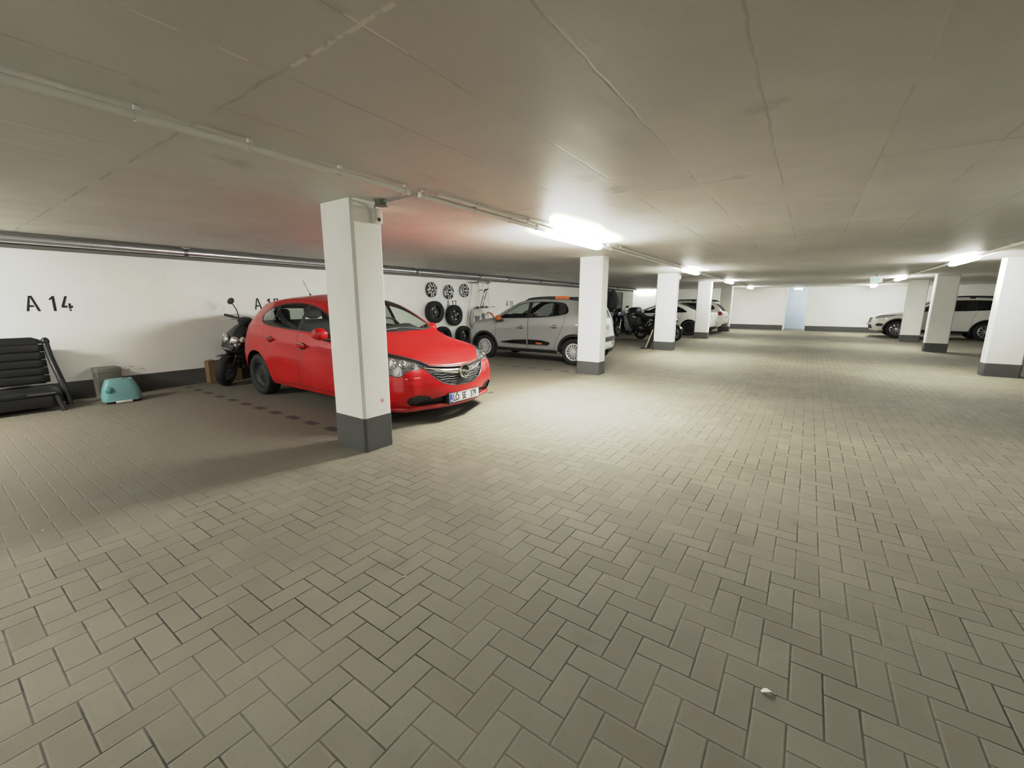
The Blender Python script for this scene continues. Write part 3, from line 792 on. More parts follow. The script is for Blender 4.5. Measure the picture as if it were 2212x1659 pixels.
def silver_car(loc, rotz):
    P = M_paint('silver_paint', 'a9abaa', .4, .36, .08, .8)
    K = dict(L=3.58, R=.292, track=1.40, tw=.165, axles=[(.68, .345), (3.10, .345)], cf=.70, rf=.40, cb=.84, rb=.30, fb=.09, bb=.05,
        zb=[(0, .24), (.6, .23), (3.1, .23), (3.58, .30)],
        zs=[(0, .70), (.15, .79), (.4, .86), (.8, .915), (1.0, .955), (1.5, .985), (2.2, 1.01), (2.75, 1.04), (3.1, 1.12), (3.36, 1.13), (3.49, 1.02), (3.58, .80)],
        zt=[(0, .76), (.06, .81), (.2, .88), (.5, .945), (.8, .985), (.92, 1.01), (1.1, 1.12), (1.4, 1.29), (1.65, 1.40), (1.9, 1.435), (2.4, 1.445), (2.9, 1.435), (3.15, 1.41), (3.30, 1.36), (3.39, 1.26), (3.47, 1.10), (3.53, .97), (3.58, .86)],
        cr=[(0, .0), (.2, .03), (.8, .035), (1.2, .05), (2, .05), (3.2, .045), (3.58, .02)],
        wb=[(0, .72), (1, .73), (3.58, .70)], wm=[(0, .795), (.7, .80), (1.5, .785), (2.4, .785), (3.1, .80), (3.58, .79)],
        ws=[(0, .76), (.5, .755), (1, .755), (2, .76), (3.1, .75), (3.46, .72), (3.58, .72)],
        wt=[(0, .74), (.3, .70), (.8, .68), (1.0, .675), (1.4, .60), (1.8, .56), (2.4, .555), (3.2, .545), (3.45, .56), (3.5, .64), (3.58, .68)],
        nose=[(.2, .06), (.35, .0), (.7, .0), (.8, .03), (.9, .1)], tail=[(.2, .08), (.36, .0), (.55, .0), (.7, .03), (1., .04)],
        dent=lambda s, z: -.014*math.exp(-((z-.62)/.09)**2) if 1.1 < s < 2.7 else 0)
    D = dict(dlo=[(1.06, 1.0), (1.2, 1.085), (1.45, 1.235), (1.62, 1.33), (1.9, 1.385), (2.4, 1.39), (2.75, 1.365), (2.88, 1.28), (2.93, 1.155), (2.80, 1.10), (2.5, 1.055), (2.0, 1.02), (1.5, 1.005)],
        win=[(1.0, 1.87, 0), (1.97, 2.52, 0), (2.55, 3.0, 1)], ws=[(.93, 0), (.95, .3), (1.0, .56), (1.06, .635), (1.35, .585), (1.6, .535), (1.69, .48), (1.72, .25), (1.73, 0)],
        rw=[(-.50, 1.02), (.50, 1.02), (.46, 1.30), (-.46, 1.30)], hood=[(.12, 0), (.13, .3), (.18, .52), (.4, .62), (.8, .655), (.9, .5), (.91, 0)],
        df=[(1.02, .34), (1.02, .8), (1.05, 1.02), (1.6, 1.33), (1.92, 1.36), (1.92, .32), (1.1, .31)], dr=[(1.935, .32), (1.935, 1.36), (2.5, 1.36), (2.86, 1.2), (2.86, .95), (2.78, .74), (2.68, .55), (2.62, .32)],
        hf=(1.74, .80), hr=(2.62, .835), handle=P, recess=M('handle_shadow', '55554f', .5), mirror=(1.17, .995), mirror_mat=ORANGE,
        hl=[(-.62, .80), (-.75, .79), (-.90, .76), (-.92, .72), (-.78, .71), (-.64, .73)], tl=[(-.66, .98), (-.56, .98), (-.50, .86), (-.54, .74), (-.66, .76)],
        rail=(1.74, 3.16, .535, 1.475), rail_mark=(2.52, 2.86), cladding=.055, door_trim=[[(1.18, .445), (1.5, .495), (1.90, .525), (1.90, .405), (1.5, .41), (1.2, .425)], [(1.93, .405), (1.93, .527), (2.3, .52), (2.52, .48), (2.50, .43), (2.45, .41)]], trim_mark=(2.24, .445),
        grille=[(-.45, .60), (.45, .60), (.50, .74), (-.50, .74)], intake=[(-.40, .30), (.40, .30), (.46, .48), (-.46, .48)], rear_low=[(-.70, .29), (.70, .29), (.72, .36), (-.72, .36)], rear_strip=[(-.72, .50), (.72, .50), (.74, .60), (-.74, .60)],
        sill=[(1.06, .20), (1.06, .305), (2.68, .305), (2.68, .20)],
        glass=GLASS_M, plate_f=.55, plate_r=.44, cowl=.98, belt=1.0, rim=rim_cap)
    c = other_car('compact_suv', 'silver compact car with black wheel arches and orange accents parked behind the second pillar', K, P, loc, rotz, D)
    X = c.L/2
    c.add('rear_bumper', M('bumper_silver', 'c9cac8', .35, .6), lambda bm: (tube(bm, curve_pts([(-X+.26, -.72, .36), (-X+.09, -.55, .36), (-X+.03, 0, .36), (-X+.09, .55, .36), (-X+.26, .72, .36)], 5), .05, 12)))
    return c
def white_sedan(loc, rotz):
    P = M_paint('white_paint', 'e6e5df', .0, .3)
    K = dict(L=4.62, R=.325, track=1.56, tw=.22, axles=[(.92, .37), (3.67, .37)], cf=.66, rf=.6, cb=.76, rb=.5, fb=.12, bb=.09, step=.16,
        zb=[(0, .22), (2.3, .20), (4.62, .28)], zs=[(0, .60), (.3, .72), (.9, .84), (1.3, .89), (2.2, .92), (3.2, .955), (3.8, .965), (4.3, .955), (4.62, .86)],
        zt=[(0, .66), (.15, .74), (.5, .83), (1.0, .91), (1.3, .955), (1.6, 1.09), (2.0, 1.25), (2.35, 1.345), (2.7, 1.365), (3.1, 1.34), (3.4, 1.26), (3.7, 1.13), (3.92, 1.035), (4.1, 1.02), (4.5, 1.005), (4.62, .95)],
        cr=[(0, 0), (.3, .04), (1.2, .05), (2.3, .06), (3.4, .05), (4, .03), (4.62, .02)],
        wb=[(0, .8), (4.62, .8)], wm=[(0, .88), (1, .90), (2.3, .885), (3.6, .90), (4.62, .88)], ws=[(0, .85), (1, .83), (2.3, .84), (3.6, .82), (4.3, .80), (4.62, .80)],
        wt=[(0, .80), (.5, .74), (1.2, .73), (1.8, .65), (2.3, .59), (3, .575), (3.5, .60), (3.9, .70), (4.3, .74), (4.62, .74)], nose=[(.2, .08), (.35, 0), (.5, .0), (.7, .08)], tail=[(.2, .1), (.4, .02), (.6, 0), (.9, .0)])
    D = dict(dlo=[(1.45, .93), (1.8, 1.11), (2.1, 1.22), (2.5, 1.29), (2.9, 1.28), (3.2, 1.20), (3.45, 1.07), (3.52, 1.0), (3.2, .975), (2.4, .955)], win=[(1.3, 2.38, 0), (2.46, 3.2, 1), (3.24, 3.6, 1)],
        ws=[(1.32, 0), (1.36, .5), (1.45, .68), (1.9, .61), (2.25, .55), (2.32, .3), (2.33, 0)], rwtop=[(3.12, 0), (3.13, .38), (3.18, .50), (3.6, .56), (3.85, .60), (3.9, .3), (3.91, 0)], hood=[(.2, 0), (.25, .4), (.45, .6), (1.2, .70), (1.28, .4), (1.29, 0)],
        df=[(1.4, .3), (1.4, .9), (1.9, 1.15), (2.42, 1.25), (2.42, .29)], dr=[(2.435, .29), (2.435, 1.25), (3.1, 1.15), (3.35, .95), (3.25, .7), (3.2, .29)], hf=(2.25, .8), hr=(3.15, .83), mirror=(1.65, .98),
        hl=[(-.55, .76), (-.75, .74), (-1.05, .66), (-1.0, .61), (-.6, .64)], tl=[(-.98, .90), (-.85, .93), (-.62, .92), (-.60, .80), (-.75, .775), (-.98, .79)], grille=[(-.36, .42), (.36, .42), (.44, .66), (-.44, .66)],
        rear_low=[(-.80, .24), (.80, .24), (.72, .40), (-.72, .40)], plate_f=.38, plate_r=.62, cowl=1.35, belt=.95, rim=rim_dark, rear_strip=None)
    D.pop('rear_strip'); D['tl2'] = [(-1.12, .79), (-1.02, .79), (-1.02, .90), (-1.12, .90)]
    return other_car('saloon_car', 'white saloon car parked nose-in between the third and fourth pillars, red tail light showing', K, P, loc, rotz, D)
def white_estate(loc, rotz):
    P = M_paint('white_paint', 'e6e5df', .0, .3)
    K = dict(L=4.62, R=.325, track=1.56, tw=.22, axles=[(.92, .37), (3.67, .37)], cf=.66, rf=.6, cb=.78, rb=.45, fb=.12, bb=.07, step=.16,
        zb=[(0, .24), (2.3, .22), (4.62, .30)], zs=[(0, .62), (.3, .75), (.9, .87), (1.3, .93), (2.2, .96), (3.2, 1.0), (3.9, 1.03), (4.3, 1.02), (4.62, .86)],
        zt=[(0, .68), (.15, .77), (.5, .87), (1.0, .95), (1.3, 1.0), (1.6, 1.15), (2.0, 1.32), (2.35, 1.43), (2.7, 1.46), (3.3, 1.45), (3.8, 1.41), (4.1, 1.35), (4.25, 1.25), (4.4, 1.10), (4.52, .98), (4.62, .90)],
        cr=[(0, 0), (.3, .04), (1.2, .05), (2.3, .05), (4, .04), (4.62, .02)],
        wb=[(0, .8), (4.62, .8)], wm=[(0, .89), (1, .91), (2.3, .895), (3.6, .91), (4.62, .88)], ws=[(0, .85), (1, .84), (2.3, .85), (3.6, .84), (4.3, .80), (4.62, .80)],
        wt=[(0, .80), (.5, .75), (1.2, .74), (1.8, .67), (2.3, .61), (3, .60), (3.9, .59), (4.3, .64), (4.62, .72)], nose=[(.2, .08), (.35, 0), (.5, .0), (.7, .08)], tail=[(.2, .1), (.4, .02), (.6, 0), (.9, .0)])
    D = dict(dlo=[(1.45, .97), (1.8, 1.17), (2.1, 1.30), (2.5, 1.39), (3.2, 1.40), (3.8, 1.36), (4.08, 1.25), (4.12, 1.10), (3.6, 1.04), (2.4, .99)], win=[(1.3, 2.38, 1), (2.46, 3.3, 1), (3.34, 4.2, 1)],
        ws=[(1.32, 0), (1.36, .5), (1.45, .69), (1.9, .63), (2.25, .57), (2.32, .3), (2.33, 0)], rw=[(-.56, 1.02), (.56, 1.02), (.50, 1.34), (-.50, 1.34)], rwx=.75, hood=[(.2, 0), (.25, .4), (.45, .6), (1.2, .71), (1.28, .4), (1.29, 0)],
        df=[(1.4, .3), (1.4, .9), (1.9, 1.2), (2.42, 1.35), (2.42, .29)], dr=[(2.435, .29), (2.435, 1.35), (3.1, 1.35), (3.35, .95), (3.25, .7), (3.2, .29)], hf=(2.25, .84), hr=(3.15, .87), mirror=(1.65, 1.02),
        hl=[(-.55, .79), (-.75, .77), (-1.05, .69), (-1.0, .64), (-.6, .67)], tl=[(-1.0, .98), (-.85, 1.0), (-.62, .96), (-.60, .86), (-.75, .83), (-1.0, .85)], grille=[(-.36, .42), (.36, .42), (.44, .66), (-.44, .66)],
        rail=(2.25, 4.1, .57, 1.53), rear_low=[(-.80, .26), (.80, .26), (.72, .44), (-.72, .44)], plate_f=.38, plate_r=.74, cowl=1.35, belt=.98, rim=rim_dark)
    return other_car('estate_car', 'white estate car with black roof rails and dark windows behind the white saloon', K, P, loc, rotz, D)
def white_suv(loc, rotz):
    P = M_paint('white_paint', 'e6e5df', .0, .3)
    K = dict(L=4.25, R=.345, track=1.58, tw=.23, axles=[(.85, .405), (3.36, .405)], cf=.68, rf=.5, cb=.82, rb=.4, fb=.12, bb=.06, step=.15,
        zb=[(0, .28), (2.3, .25), (4.25, .32)], zs=[(0, .74), (.2, .84), (.5, .93), (.9, .985), (1.3, 1.03), (2.2, 1.06), (3.2, 1.09), (3.9, 1.10), (4.1, 1.02), (4.25, .9)],
        zt=[(0, .80), (.1, .88), (.3, .95), (.7, 1.02), (1.1, 1.06), (1.25, 1.09), (1.5, 1.23), (1.8, 1.40), (2.1, 1.53), (2.4, 1.575), (3.0, 1.58), (3.5, 1.55), (3.8, 1.50), (3.95, 1.40), (4.08, 1.20), (4.18, 1.04), (4.25, .95)],
        cr=[(0, 0), (.3, .04), (1.1, .05), (2.3, .05), (3.8, .04), (4.25, .02)],
        wb=[(0, .82), (4.25, .82)], wm=[(0, .90), (1, .915), (2.3, .90), (3.4, .915), (4.25, .89)], ws=[(0, .86), (1, .85), (2.3, .855), (3.4, .85), (4.25, .82)],
        wt=[(0, .82), (.4, .77), (1.1, .75), (1.6, .68), (2.1, .62), (3, .61), (3.8, .60), (4.0, .66), (4.25, .76)], nose=[(.25, .10), (.4, .0), (.7, .0), (.85, .05)], tail=[(.2, .1), (.4, .02), (.6, 0), (.9, .0)])
    D = dict(dlo=[(1.35, 1.08), (1.6, 1.23), (1.85, 1.37), (2.1, 1.47), (2.5, 1.51), (3.2, 1.51), (3.6, 1.47), (3.85, 1.36), (3.9, 1.22), (3.5, 1.15), (2.4, 1.09)], win=[(1.2, 2.1, 1), (2.18, 3.0, 1), (3.04, 3.95, 1)],
        ws=[(1.27, 0), (1.3, .5), (1.38, .70), (1.7, .64), (2.0, .59), (2.08, .3), (2.09, 0)], rw=[(-.58, 1.12), (.58, 1.12), (.52, 1.45), (-.52, 1.45)], rwx=.6, hood=[(.12, 0), (.17, .4), (.35, .64), (1.1, .72), (1.2, .45), (1.21, 0)],
        df=[(1.3, .36), (1.3, 1.0), (1.7, 1.28), (2.14, 1.48), (2.14, .34)], dr=[(2.155, .34), (2.155, 1.48), (2.8, 1.45), (3.05, 1.1), (2.95, .85), (2.9, .34)], hf=(1.98, .93), hr=(2.85, .95), mirror=(1.5, 1.14),
        hl=[(-.35, .93), (-.60, .92), (-.82, .87), (-.95, .82), (-.90, .77), (-.70, .80), (-.42, .86)], tl=[(-.95, 1.05), (-.75, 1.06), (-.6, 1.02), (-.6, .93), (-.95, .93)], fog=[(-.86, .50), (-.74, .46), (-.60, .47), (-.58, .57), (-.74, .59)],
        grille=[(-.38, .62), (.38, .62), (.44, .80), (-.44, .80)], intake=[(-.55, .34), (.55, .34), (.48, .50), (-.48, .50)], cladding=.05, rail=(2.05, 3.75, .60, 1.645), rear_low=[(-.84, .29), (.84, .29), (.8, .48), (-.8, .48)],
        sill=[(1.28, .2), (1.28, .36), (2.94, .36), (2.94, .2)], plate_f=.54, plate_r=.8, cowl=1.3, belt=1.07, rim=rim_alloy)
    return other_car('suv_car', 'white sport utility car behind the right-hand row of pillars', K, P, loc, rotz, D)
# ================================================================== the room
XW, XR, YE, YB = -8.40, 8.2, 26.66, -6.5
BW = .1005                       # paver module
def floor_mat():
    m = Mat('herringbone_pavers'); x, y, z = m.pos()
    u, v = (x-.087)/BW, (y-.0475)/BW
    i, j = u.floor(), v.floor(); fu, fv = u-i, v-j
    k = (i+j+3.0).mod(4.0)
    k0, k1, k2, k3 = (k.eq(float(q)) for q in range(4))
    d = (fu+k1*2.0).min((1.0-fu)+k0*2.0).min((fv+k3*2.0).min((1.0-fv)+k2*2.0))
    dv = (fu+k1*2.0).min((1.0-fu)+k0*2.0)
    ci, cj = i-k1, j-k3
    cb = m.n('CombineXYZ'); m.link(ci, cb.inputs[0]); m.link(cj, cb.inputs[1])
    wn = m.n('TexWhiteNoise'); wn.noise_dimensions = '2D'; m.link(cb.outputs[0], wn.inputs['Vector'])
    rnd = S(m.nt, wn.outputs['Value']); sep = m.n('SeparateColor'); m.link(wn.outputs['Color'], sep.inputs[0]); rnd2 = S(m.nt, sep.outputs[1])
    big = m.noise(.55, 4); mid = m.noise(5., 4); fine = m.noise(230., 4, .7); wob = m.noise(22., 2)
    bay = 1.0-x.sstep(-3.7, -3.2)                        # the parking bays are dirtier, their joints clogged; shade there is painted in too
    wide = (wob-.5)*.035+.024
    jn = 1.0-(d-wide).sstep(-.012, .020)
    soft = m.noise(1.7, 3).sstep(.38, .62)
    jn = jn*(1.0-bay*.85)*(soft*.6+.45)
    edge = (d.sstep(.02, .05))*(1.0-d.sstep(.06, .13))
    col = m.mix(rnd, (0.184, 0.163, 0.122, 1), (0.232, 0.214, 0.164, 1))
    col = m.mix(rnd2.sstep(.72, 1.0)*.4, col, (0.222, 0.196, 0.152, 1))
    col = m.mix(mid.sstep(.3, .75)*.35, col, (0.167, 0.149, 0.113, 1))
    col = m.mix(edge*.30, col, (0.296, 0.275, 0.217, 1))  # bevel highlight painted along the paver rims
    col = m.mix(m.noise(38., 4, .65).sstep(.42, .72)*.30, col, (0.161, 0.148, 0.115, 1))
    col = m.mix(fine.sstep(.40, .66)*.5, col, (0.131, 0.117, 0.090, 1))
    col = m.mix(big.sstep(.42, .7)*.45, col, (0.280, 0.263, 0.207, 1))
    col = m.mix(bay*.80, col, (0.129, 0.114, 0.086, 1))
    mark = (((j-24.0).mod(25.0)).eq(0.0))*(k0+k1).min(1.0)*x.lt(-3.85)*x.gt(-8.15)*y.gt(1.)
    col = m.mix(mark*.9, col, (.035, .033, .032, 1))
    stain = m.noise(2.6, 3).sstep(.62, .72)
    col = m.mix(stain*.25, col, (.10, .09, .075, 1))
    col = m.mix(jn, col, (.028, .025, .020, 1))
    m.link(col, m.b.inputs['Base Color']); m.b.inputs['Roughness'].default_value = .78
    m.b.inputs['Specular IOR Level'].default_value = .35
    h = d.sstep(.0, .07)*1.0+fine*.06+rnd*.12
    m.bump(h, .45, .004); return m.m
def ceiling_mat():
    m = Mat('board_marked_concrete'); x, y, z = m.pos()
    big = m.noise(.5, 4); mid = m.noise(3., 5, .6); fine = m.noise(70., 3)
    col = m.mix(big.sstep(.3, .7), (0.604, 0.592, 0.556, 1), (0.741, 0.735, 0.701, 1))
    col = m.mix(mid.sstep(.35, .75)*.35, col, (0.550, 0.535, 0.495, 1))
    col = m.mix(fine.sstep(.3, .8)*.2, col, (0.769, 0.756, 0.724, 1))
    wob = (m.noise(6., 3)-.5)*.03
    def seam(c, off, per, w):
        t = ((c+wob-off+per*.5)/per).fract()*per-per*.5
        return 1.0-t.abs().sstep(w*.4, w)
    bx = ((x-.242)/.497).floor(); by = ((y-.96)/2.495).floor()
    sx = seam(x, .242, .497, .008); sy = seam(y, .96, 2.495, .012)
    g1 = m.noise(1.3, 3).sstep(.44, .56); g2 = m.noise(.9, 3, stretch=(1.7, 1.2, 1)).sstep(.40, .55)
    cb = m.n('CombineXYZ'); m.link(bx, cb.inputs[0]); m.link(by, cb.inputs[1])
    wn = m.n('TexWhiteNoise'); wn.noise_dimensions = '2D'; m.link(cb.outputs[0], wn.inputs['Vector']); tone = S(m.nt, wn.outputs['Value'])
    col = m.mix(tone*.22, col, (0.522, 0.507, 0.473, 1))
    col = m.mix((sx*g1*.38).max(sy*g2*.42), col, (0.274, 0.264, 0.244, 1))
    # lime streaks: thin bright lines along the boards, strongest over the left bays
    st = m.noise(26., 2, .5, stretch=(1., .05, 1.)).sstep(.665, .70)*m.noise(1.1, 3).sstep(.5, .62)*(1.0-x.sstep(-3.6, -2.6))
    st = st*x.gt(-8.3)
    crack = (1.0-(y+wob*.8-.962).abs().sstep(.004, .013))*x.gt(-1.66)*x.lt(-.6)*m.noise(14., 3).sstep(.38, .52)
    c2 = (1.0-(x+wob*.5+1.75).abs().sstep(.002, .008))*y.gt(.5)*y.lt(1.1)*m.noise(9., 3).sstep(.52, .58)
    c3 = (1.0-(x+wob*.5+1.245).abs().sstep(.002, .008))*y.gt(.9)*y.lt(1.3)*m.noise(11., 3).sstep(.52, .60)
    w1 = (1.0-(y+wob-8.18).abs().sstep(.01, .03))*x.gt(-2.)*x.lt(1.4)*.55
    w2 = (1.0-(y+wob-6.05).abs().sstep(.01, .03))*x.gt(-2.6)*x.lt(-.3)*.5
    lime = st.max(crack).max(c2).max(c3).max(w1).max(w2)
    col = m.mix(lime*.85, col, (.85, .82, .75, 1))
    blot = m.noise(1.9, 4).sstep(.66, .76)*.5
    col = m.mix(blot, col, (.40, .375, .33, 1))
    m.link(col, m.b.inputs['Base Color']); m.b.inputs['Roughness'].default_value = .55
    m.b.inputs['Specular IOR Level'].default_value = .4
    m.bump(mid*.5+m.noise(9., 3, stretch=(1, .2, 1))*.8-(sx.max(sy))*.35, .10, .02); return m.m
def wall_mat(name, scuff=None, col=(.90, .90, .87)):
    m = Mat(name); x, y, z = m.pos()
    n1, n2, n3 = m.noise(1.2, 4), m.noise(9., 4), m.noise(140., 3)
    c = m.mix(n1.sstep(.3, .7), (col[0]*.95, col[1]*.95, col[2]*.94, 1), (col[0], col[1], col[2], 1))
    c = m.mix(n2.sstep(.55, .85)*.12, c, (.55, .53, .49, 1))
    if scuff == 'spot':
        a = ((y-2.46)/.022).pow(2.0)+((z-.455)/.022).pow(2.0)
        c = m.mix((1.0-a.sstep(.05, 1.6))*x.gt(-3.2)*.75, c, (.55, .13, .09, 1))
        g_ = m.noise(5., 4, .6).sstep(.66, .76)*z.lt(1.3)*.35
        c = m.mix(g_, c, (.45, .43, .39, 1))
    elif scuff:
        a = ((y-1.92)/.26).pow(2.0)+((z-.36-(y-1.92)*-.22)/.035).pow(2.0)
        s1 = (1.0-a.sstep(.3, 1.1))*m.noise(26., 3, stretch=(1, .5, 1.6)).sstep(.50, .60)
        b = ((y-3.17)/.12).pow(2.0)+((z-1.27)/.09).pow(2.0)
        s2 = (1.0-b.sstep(.1, 1.2))*m.noise(11., 3).sstep(.35, .7)*.35
        c = m.mix(s1.max(s2)*.7, c, (.22, .21, .19, 1))
    m.link(c, m.b.inputs['Base Color']); m.b.inputs['Roughness'].default_value = .85
    m.bump(n3+n2*.4, .25, .003); return m.m
WALL = wall_mat('white_rendered_wall'); WALL_L = wall_mat('white_rendered_wall_scuffed', True)
PILLAR = wall_mat('white_pillar_paint', 'spot', (.86, .86, .83))
SKIRT = M('dark_grey_skirting_paint', '4c4c4a', .7, var=.18, vs=5, bump=.2, bs=90, world=True)
CONC = M('bare_grey_concrete', '6f6d66', .8, var=.2, vs=4, bump=.2, bs=60, world=True)
def slab(name, lo, hi, m, kind=True):
    bm = NB(); box(bm, lo, hi); return struct(name, bm, m)
DX0, DX1 = -1.085, -.11          # passage opening in the end wall
def room():
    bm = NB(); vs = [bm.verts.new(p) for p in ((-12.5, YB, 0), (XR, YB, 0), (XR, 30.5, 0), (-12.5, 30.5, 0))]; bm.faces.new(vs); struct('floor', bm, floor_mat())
    bm = NB(); box(bm, (-12.5, YB, HC), (XR, 30.5, HC+.2)); struct('ceiling', bm, ceiling_mat())
    YL = 24.25
    slab('wall_left', (XW-.25, YB, 0), (XW, YL, HC), WALL_L)
    slab('wall_recess', (-10.9, YL, 0), (-10.7, YE, HC), WALL)
    slab('wall_recess_return', (-10.9, YL-.2, 0), (XW-.25, YL, HC), WALL)
    slab('wall_far_left', (-12.5, YE, 0), (DX0, YE+.25, HC), WALL)
    slab('wall_far_right', (DX1, YE, 0), (XR, YE+.25, HC), WALL)
    slab('wall_right', (XR, YB, 0), (XR+.25, 30.5, HC), WALL)
    slab('wall_back', (-12.5, YB-.25, 0), (XR, YB, HC), WALL)
    slab('wall_passage', (-2.6, 28.6, 0), (1.6, 28.8, HC), M('passage_concrete', 'b9c2c6', .8, var=.22, vs=2.5, bump=.3, bs=12, world=True))
    slab('wall_passage_left', (-2.6, YE+.25, 0), (-2.4, 28.6, HC), WALL); slab('wall_passage_right', (1.4, YE+.25, 0), (1.6, 28.6, HC), WALL)
    # door lining of the passage
    bm = NB(); box(bm, (DX0, YE-.03, 0), (DX0+.06, YE+.26, HC)); struct('trim_1', bm, M('white_door_lining', 'ecebe6', .5))
    bm = NB(); box(bm, (DX1-.03, YE-.03, 0), (DX1, YE+.26, HC)); struct('trim_2', bm, M('white_door_lining', 'ecebe6', .5))
    # grey band under the ceiling of the left wall
    bm = NB(); box(bm, (XW, YB, 2.025), (XW+.035, YL, HC), .004, 1); struct('trim_3', bm, CONC)
    for nm, lo, hi in (('baseboard_left', (XW, YB, 0), (XW+.012, 21.2, .255)), ('baseboard_left_far', (XW, 22.55, 0), (XW+.012, YL, .255)), ('baseboard_far_left', (-10.7, YE-.012, 0), (DX0, YE, .255)), ('baseboard_far_right', (DX1, YE-.012, 0), (XR, YE, .255)),
                       ('baseboard_right', (XR-.012, YB, 0), (XR, YE, .255)), ('baseboard_back', (XW, YB, 0), (XR, YB+.012, .255))): slab(nm, lo, hi, SKIRT)
    # steel door in the left wall
    bm = NB(); box(bm, (XW, 21.26, 0), (XW+.03, 22.5, 2.0), .004); d = struct('door_1', bm, M('dark_grey_door', '5b5c58', .5))
    bm = NB()
    for lo, hi in (((21.2, 0), (21.27, 2.02)), ((22.48, 0), (22.55, 2.02)), ((21.2, 1.96), (22.55, 2.02))): box(bm, (XW, lo[0], lo[1]), (XW+.06, hi[0], hi[1]), .004)
    obj('door_frame', bm, M('white_door_lining', 'ecebe6', .5), d)
    bm = NB(); tube(bm, [(XW+.03, 21.4, 1.02), (XW+.09, 21.4, 1.02), (XW+.09, 21.53, 1.02)], .011, 8); obj('door_handle', bm, ALU, d)
def pillar(x0, y0, w, dep, base, label):
    t = thing('concrete_pillar', label, 'pillar', (x0+w/2, y0+dep/2, 0), 0, 'white square pillars with grey painted feet')
    def col(z0, z1, g):
        bm = NB(); a, b, c = w/2+g, dep/2+g, .022
        p = [(-a+c, -b), (a-c, -b), (a, -b+c), (a, b-c), (a-c, b), (-a+c, b), (-a, b-c), (-a, -b+c)]
        prism(bm, p, (0, 0, z0), (1, 0, 0), (0, 1, 0), (0, 0, z1-z0)); return bm
    obj('shaft', col(base, HC, 0), PILLAR, t, smooth=False); obj('painted_foot', col(0, base, .003), SKIRT, t, smooth=False)
    return t
PIL = []
def pillars():
    for a in ((-3.64, 2.256, .453, .31, .318, 'nearest white pillar, standing in front of the red hatchback'),
              (-3.65, 7.47, .463, .31, .25, 'white pillar in front of the silver compact car'),
              (-3.74, 12.78, .553, .31, .25, 'white pillar with a black motorcycle behind it and a board leaning on it'),
              (-3.68, 17.97, .50, .31, .25, 'white pillar in front of the white saloon car, fourth along the left row'),
              (-3.69, 23.4, .503, .31, .25, 'last white pillar of the left row, just before the end wall'),
              (2.859, 11.75, .50, .25, .25, 'white pillar cut by the right edge of the photo'),
              (2.859, 16.94, .495, .25, .25, 'middle white pillar of the right row, in front of the white sport utility car doors'),
              (2.859, 20.99, .53, .25, .25, 'white pillar of the right row beside the front wheel of the white sport utility car')):
        PIL.append(pillar(*a))
# ---- services under the ceiling
LAMP = M_emit('lamp_diffuser', 'fafbf3', 100.); LAMP_F = M_emit('lamp_diffuser_far', 'fafbf3', 31.); LAMP_N = M_emit('lamp_diffuser_near', 'fafbf3', 13.); LAMP_M = M_emit('lamp_diffuser_second', 'fafbf3', 52.); LAMP_FILL = M_emit('lamp_diffuser_fill', 'fafbf3', 78.); LAMP_W = M_emit('lamp_diffuser_dim', 'fafbf3', 10.)  # lamp outputs tuned to balance brightness; one is for an added fill lamp
def lamp(x, y0, label, ln=1.45, z=HC-.035, rot=0, mat=None):
    t = thing('ceiling_lamp', label, 'lamp', (x, y0+ln/2, z), rot, 'tubular ceiling lamps')
    bm = NB(); h = ln/2
    prism(bm, [(-.032, .0), (.032, .0), (.028, .034), (-.028, .034)], (0, -h+.03, 0), (1, 0, 0), (0, 0, 1), (0, ln-.06, 0)); obj('housing', bm, M('lamp_housing', 'c9c7bd', .5), t, smooth=False)
    bm = NB(); pr = [(-.040, -.002), (-.060, -.018), (-.054, -.050), (-.034, -.072), (.034, -.072), (.054, -.050), (.060, -.018), (.040, -.002)]
    rs = []
    for f, s in ((-h+.0, .55), (-h+.05, 1.), (h-.05, 1.), (h, .55)): rs.append([bm.verts.new((a*s, f, -.03+(b+.03)*s)) for a, b in pr])
    skin(bm, rs); obj('diffuser', bm, mat or LAMP, t, smooth=False)
    for sg in (-1, 1):
        bm = NB(); box(bm, (-.03, sg*(h-.16)-.012, .0), (.03, sg*(h-.16)+.012, .036)); obj('bracket', bm, STEEL, t, smooth=False)
        for q in (-1, 1):
            bm = NB(); box(bm, (q*.053-.004, sg*(h-.14)-.008, -.04), (q*.053+.004, sg*(h-.14)+.008, .004)); obj('clip', bm, STEEL, t, smooth=False)
    return t
def conduit(x, segs, label, clips, r=.021, z=HC-.045):
    t = thing('cable_conduit', label, 'conduit', (x, 0, z))
    pm = M('conduit_plastic', 'dddcd4', .4)
    for a, b in segs:
        bm = NB(); tube(bm, [(0, a, 0), (0, b, 0)], r, 12); obj('pipe', bm, pm, t)
    for y in clips:
        bm = NB(); lathe(bm, [(r+.001, -.009), (r+.004, -.009), (r+.004, .009), (r+.001, .009)], (0, y, 0), (0, 1, 0), 16); box(bm, (-.012, y-.009, r), (.012, y+.009, HC-z-.003)); obj('ceiling_clip', bm, pm, t)
    return t
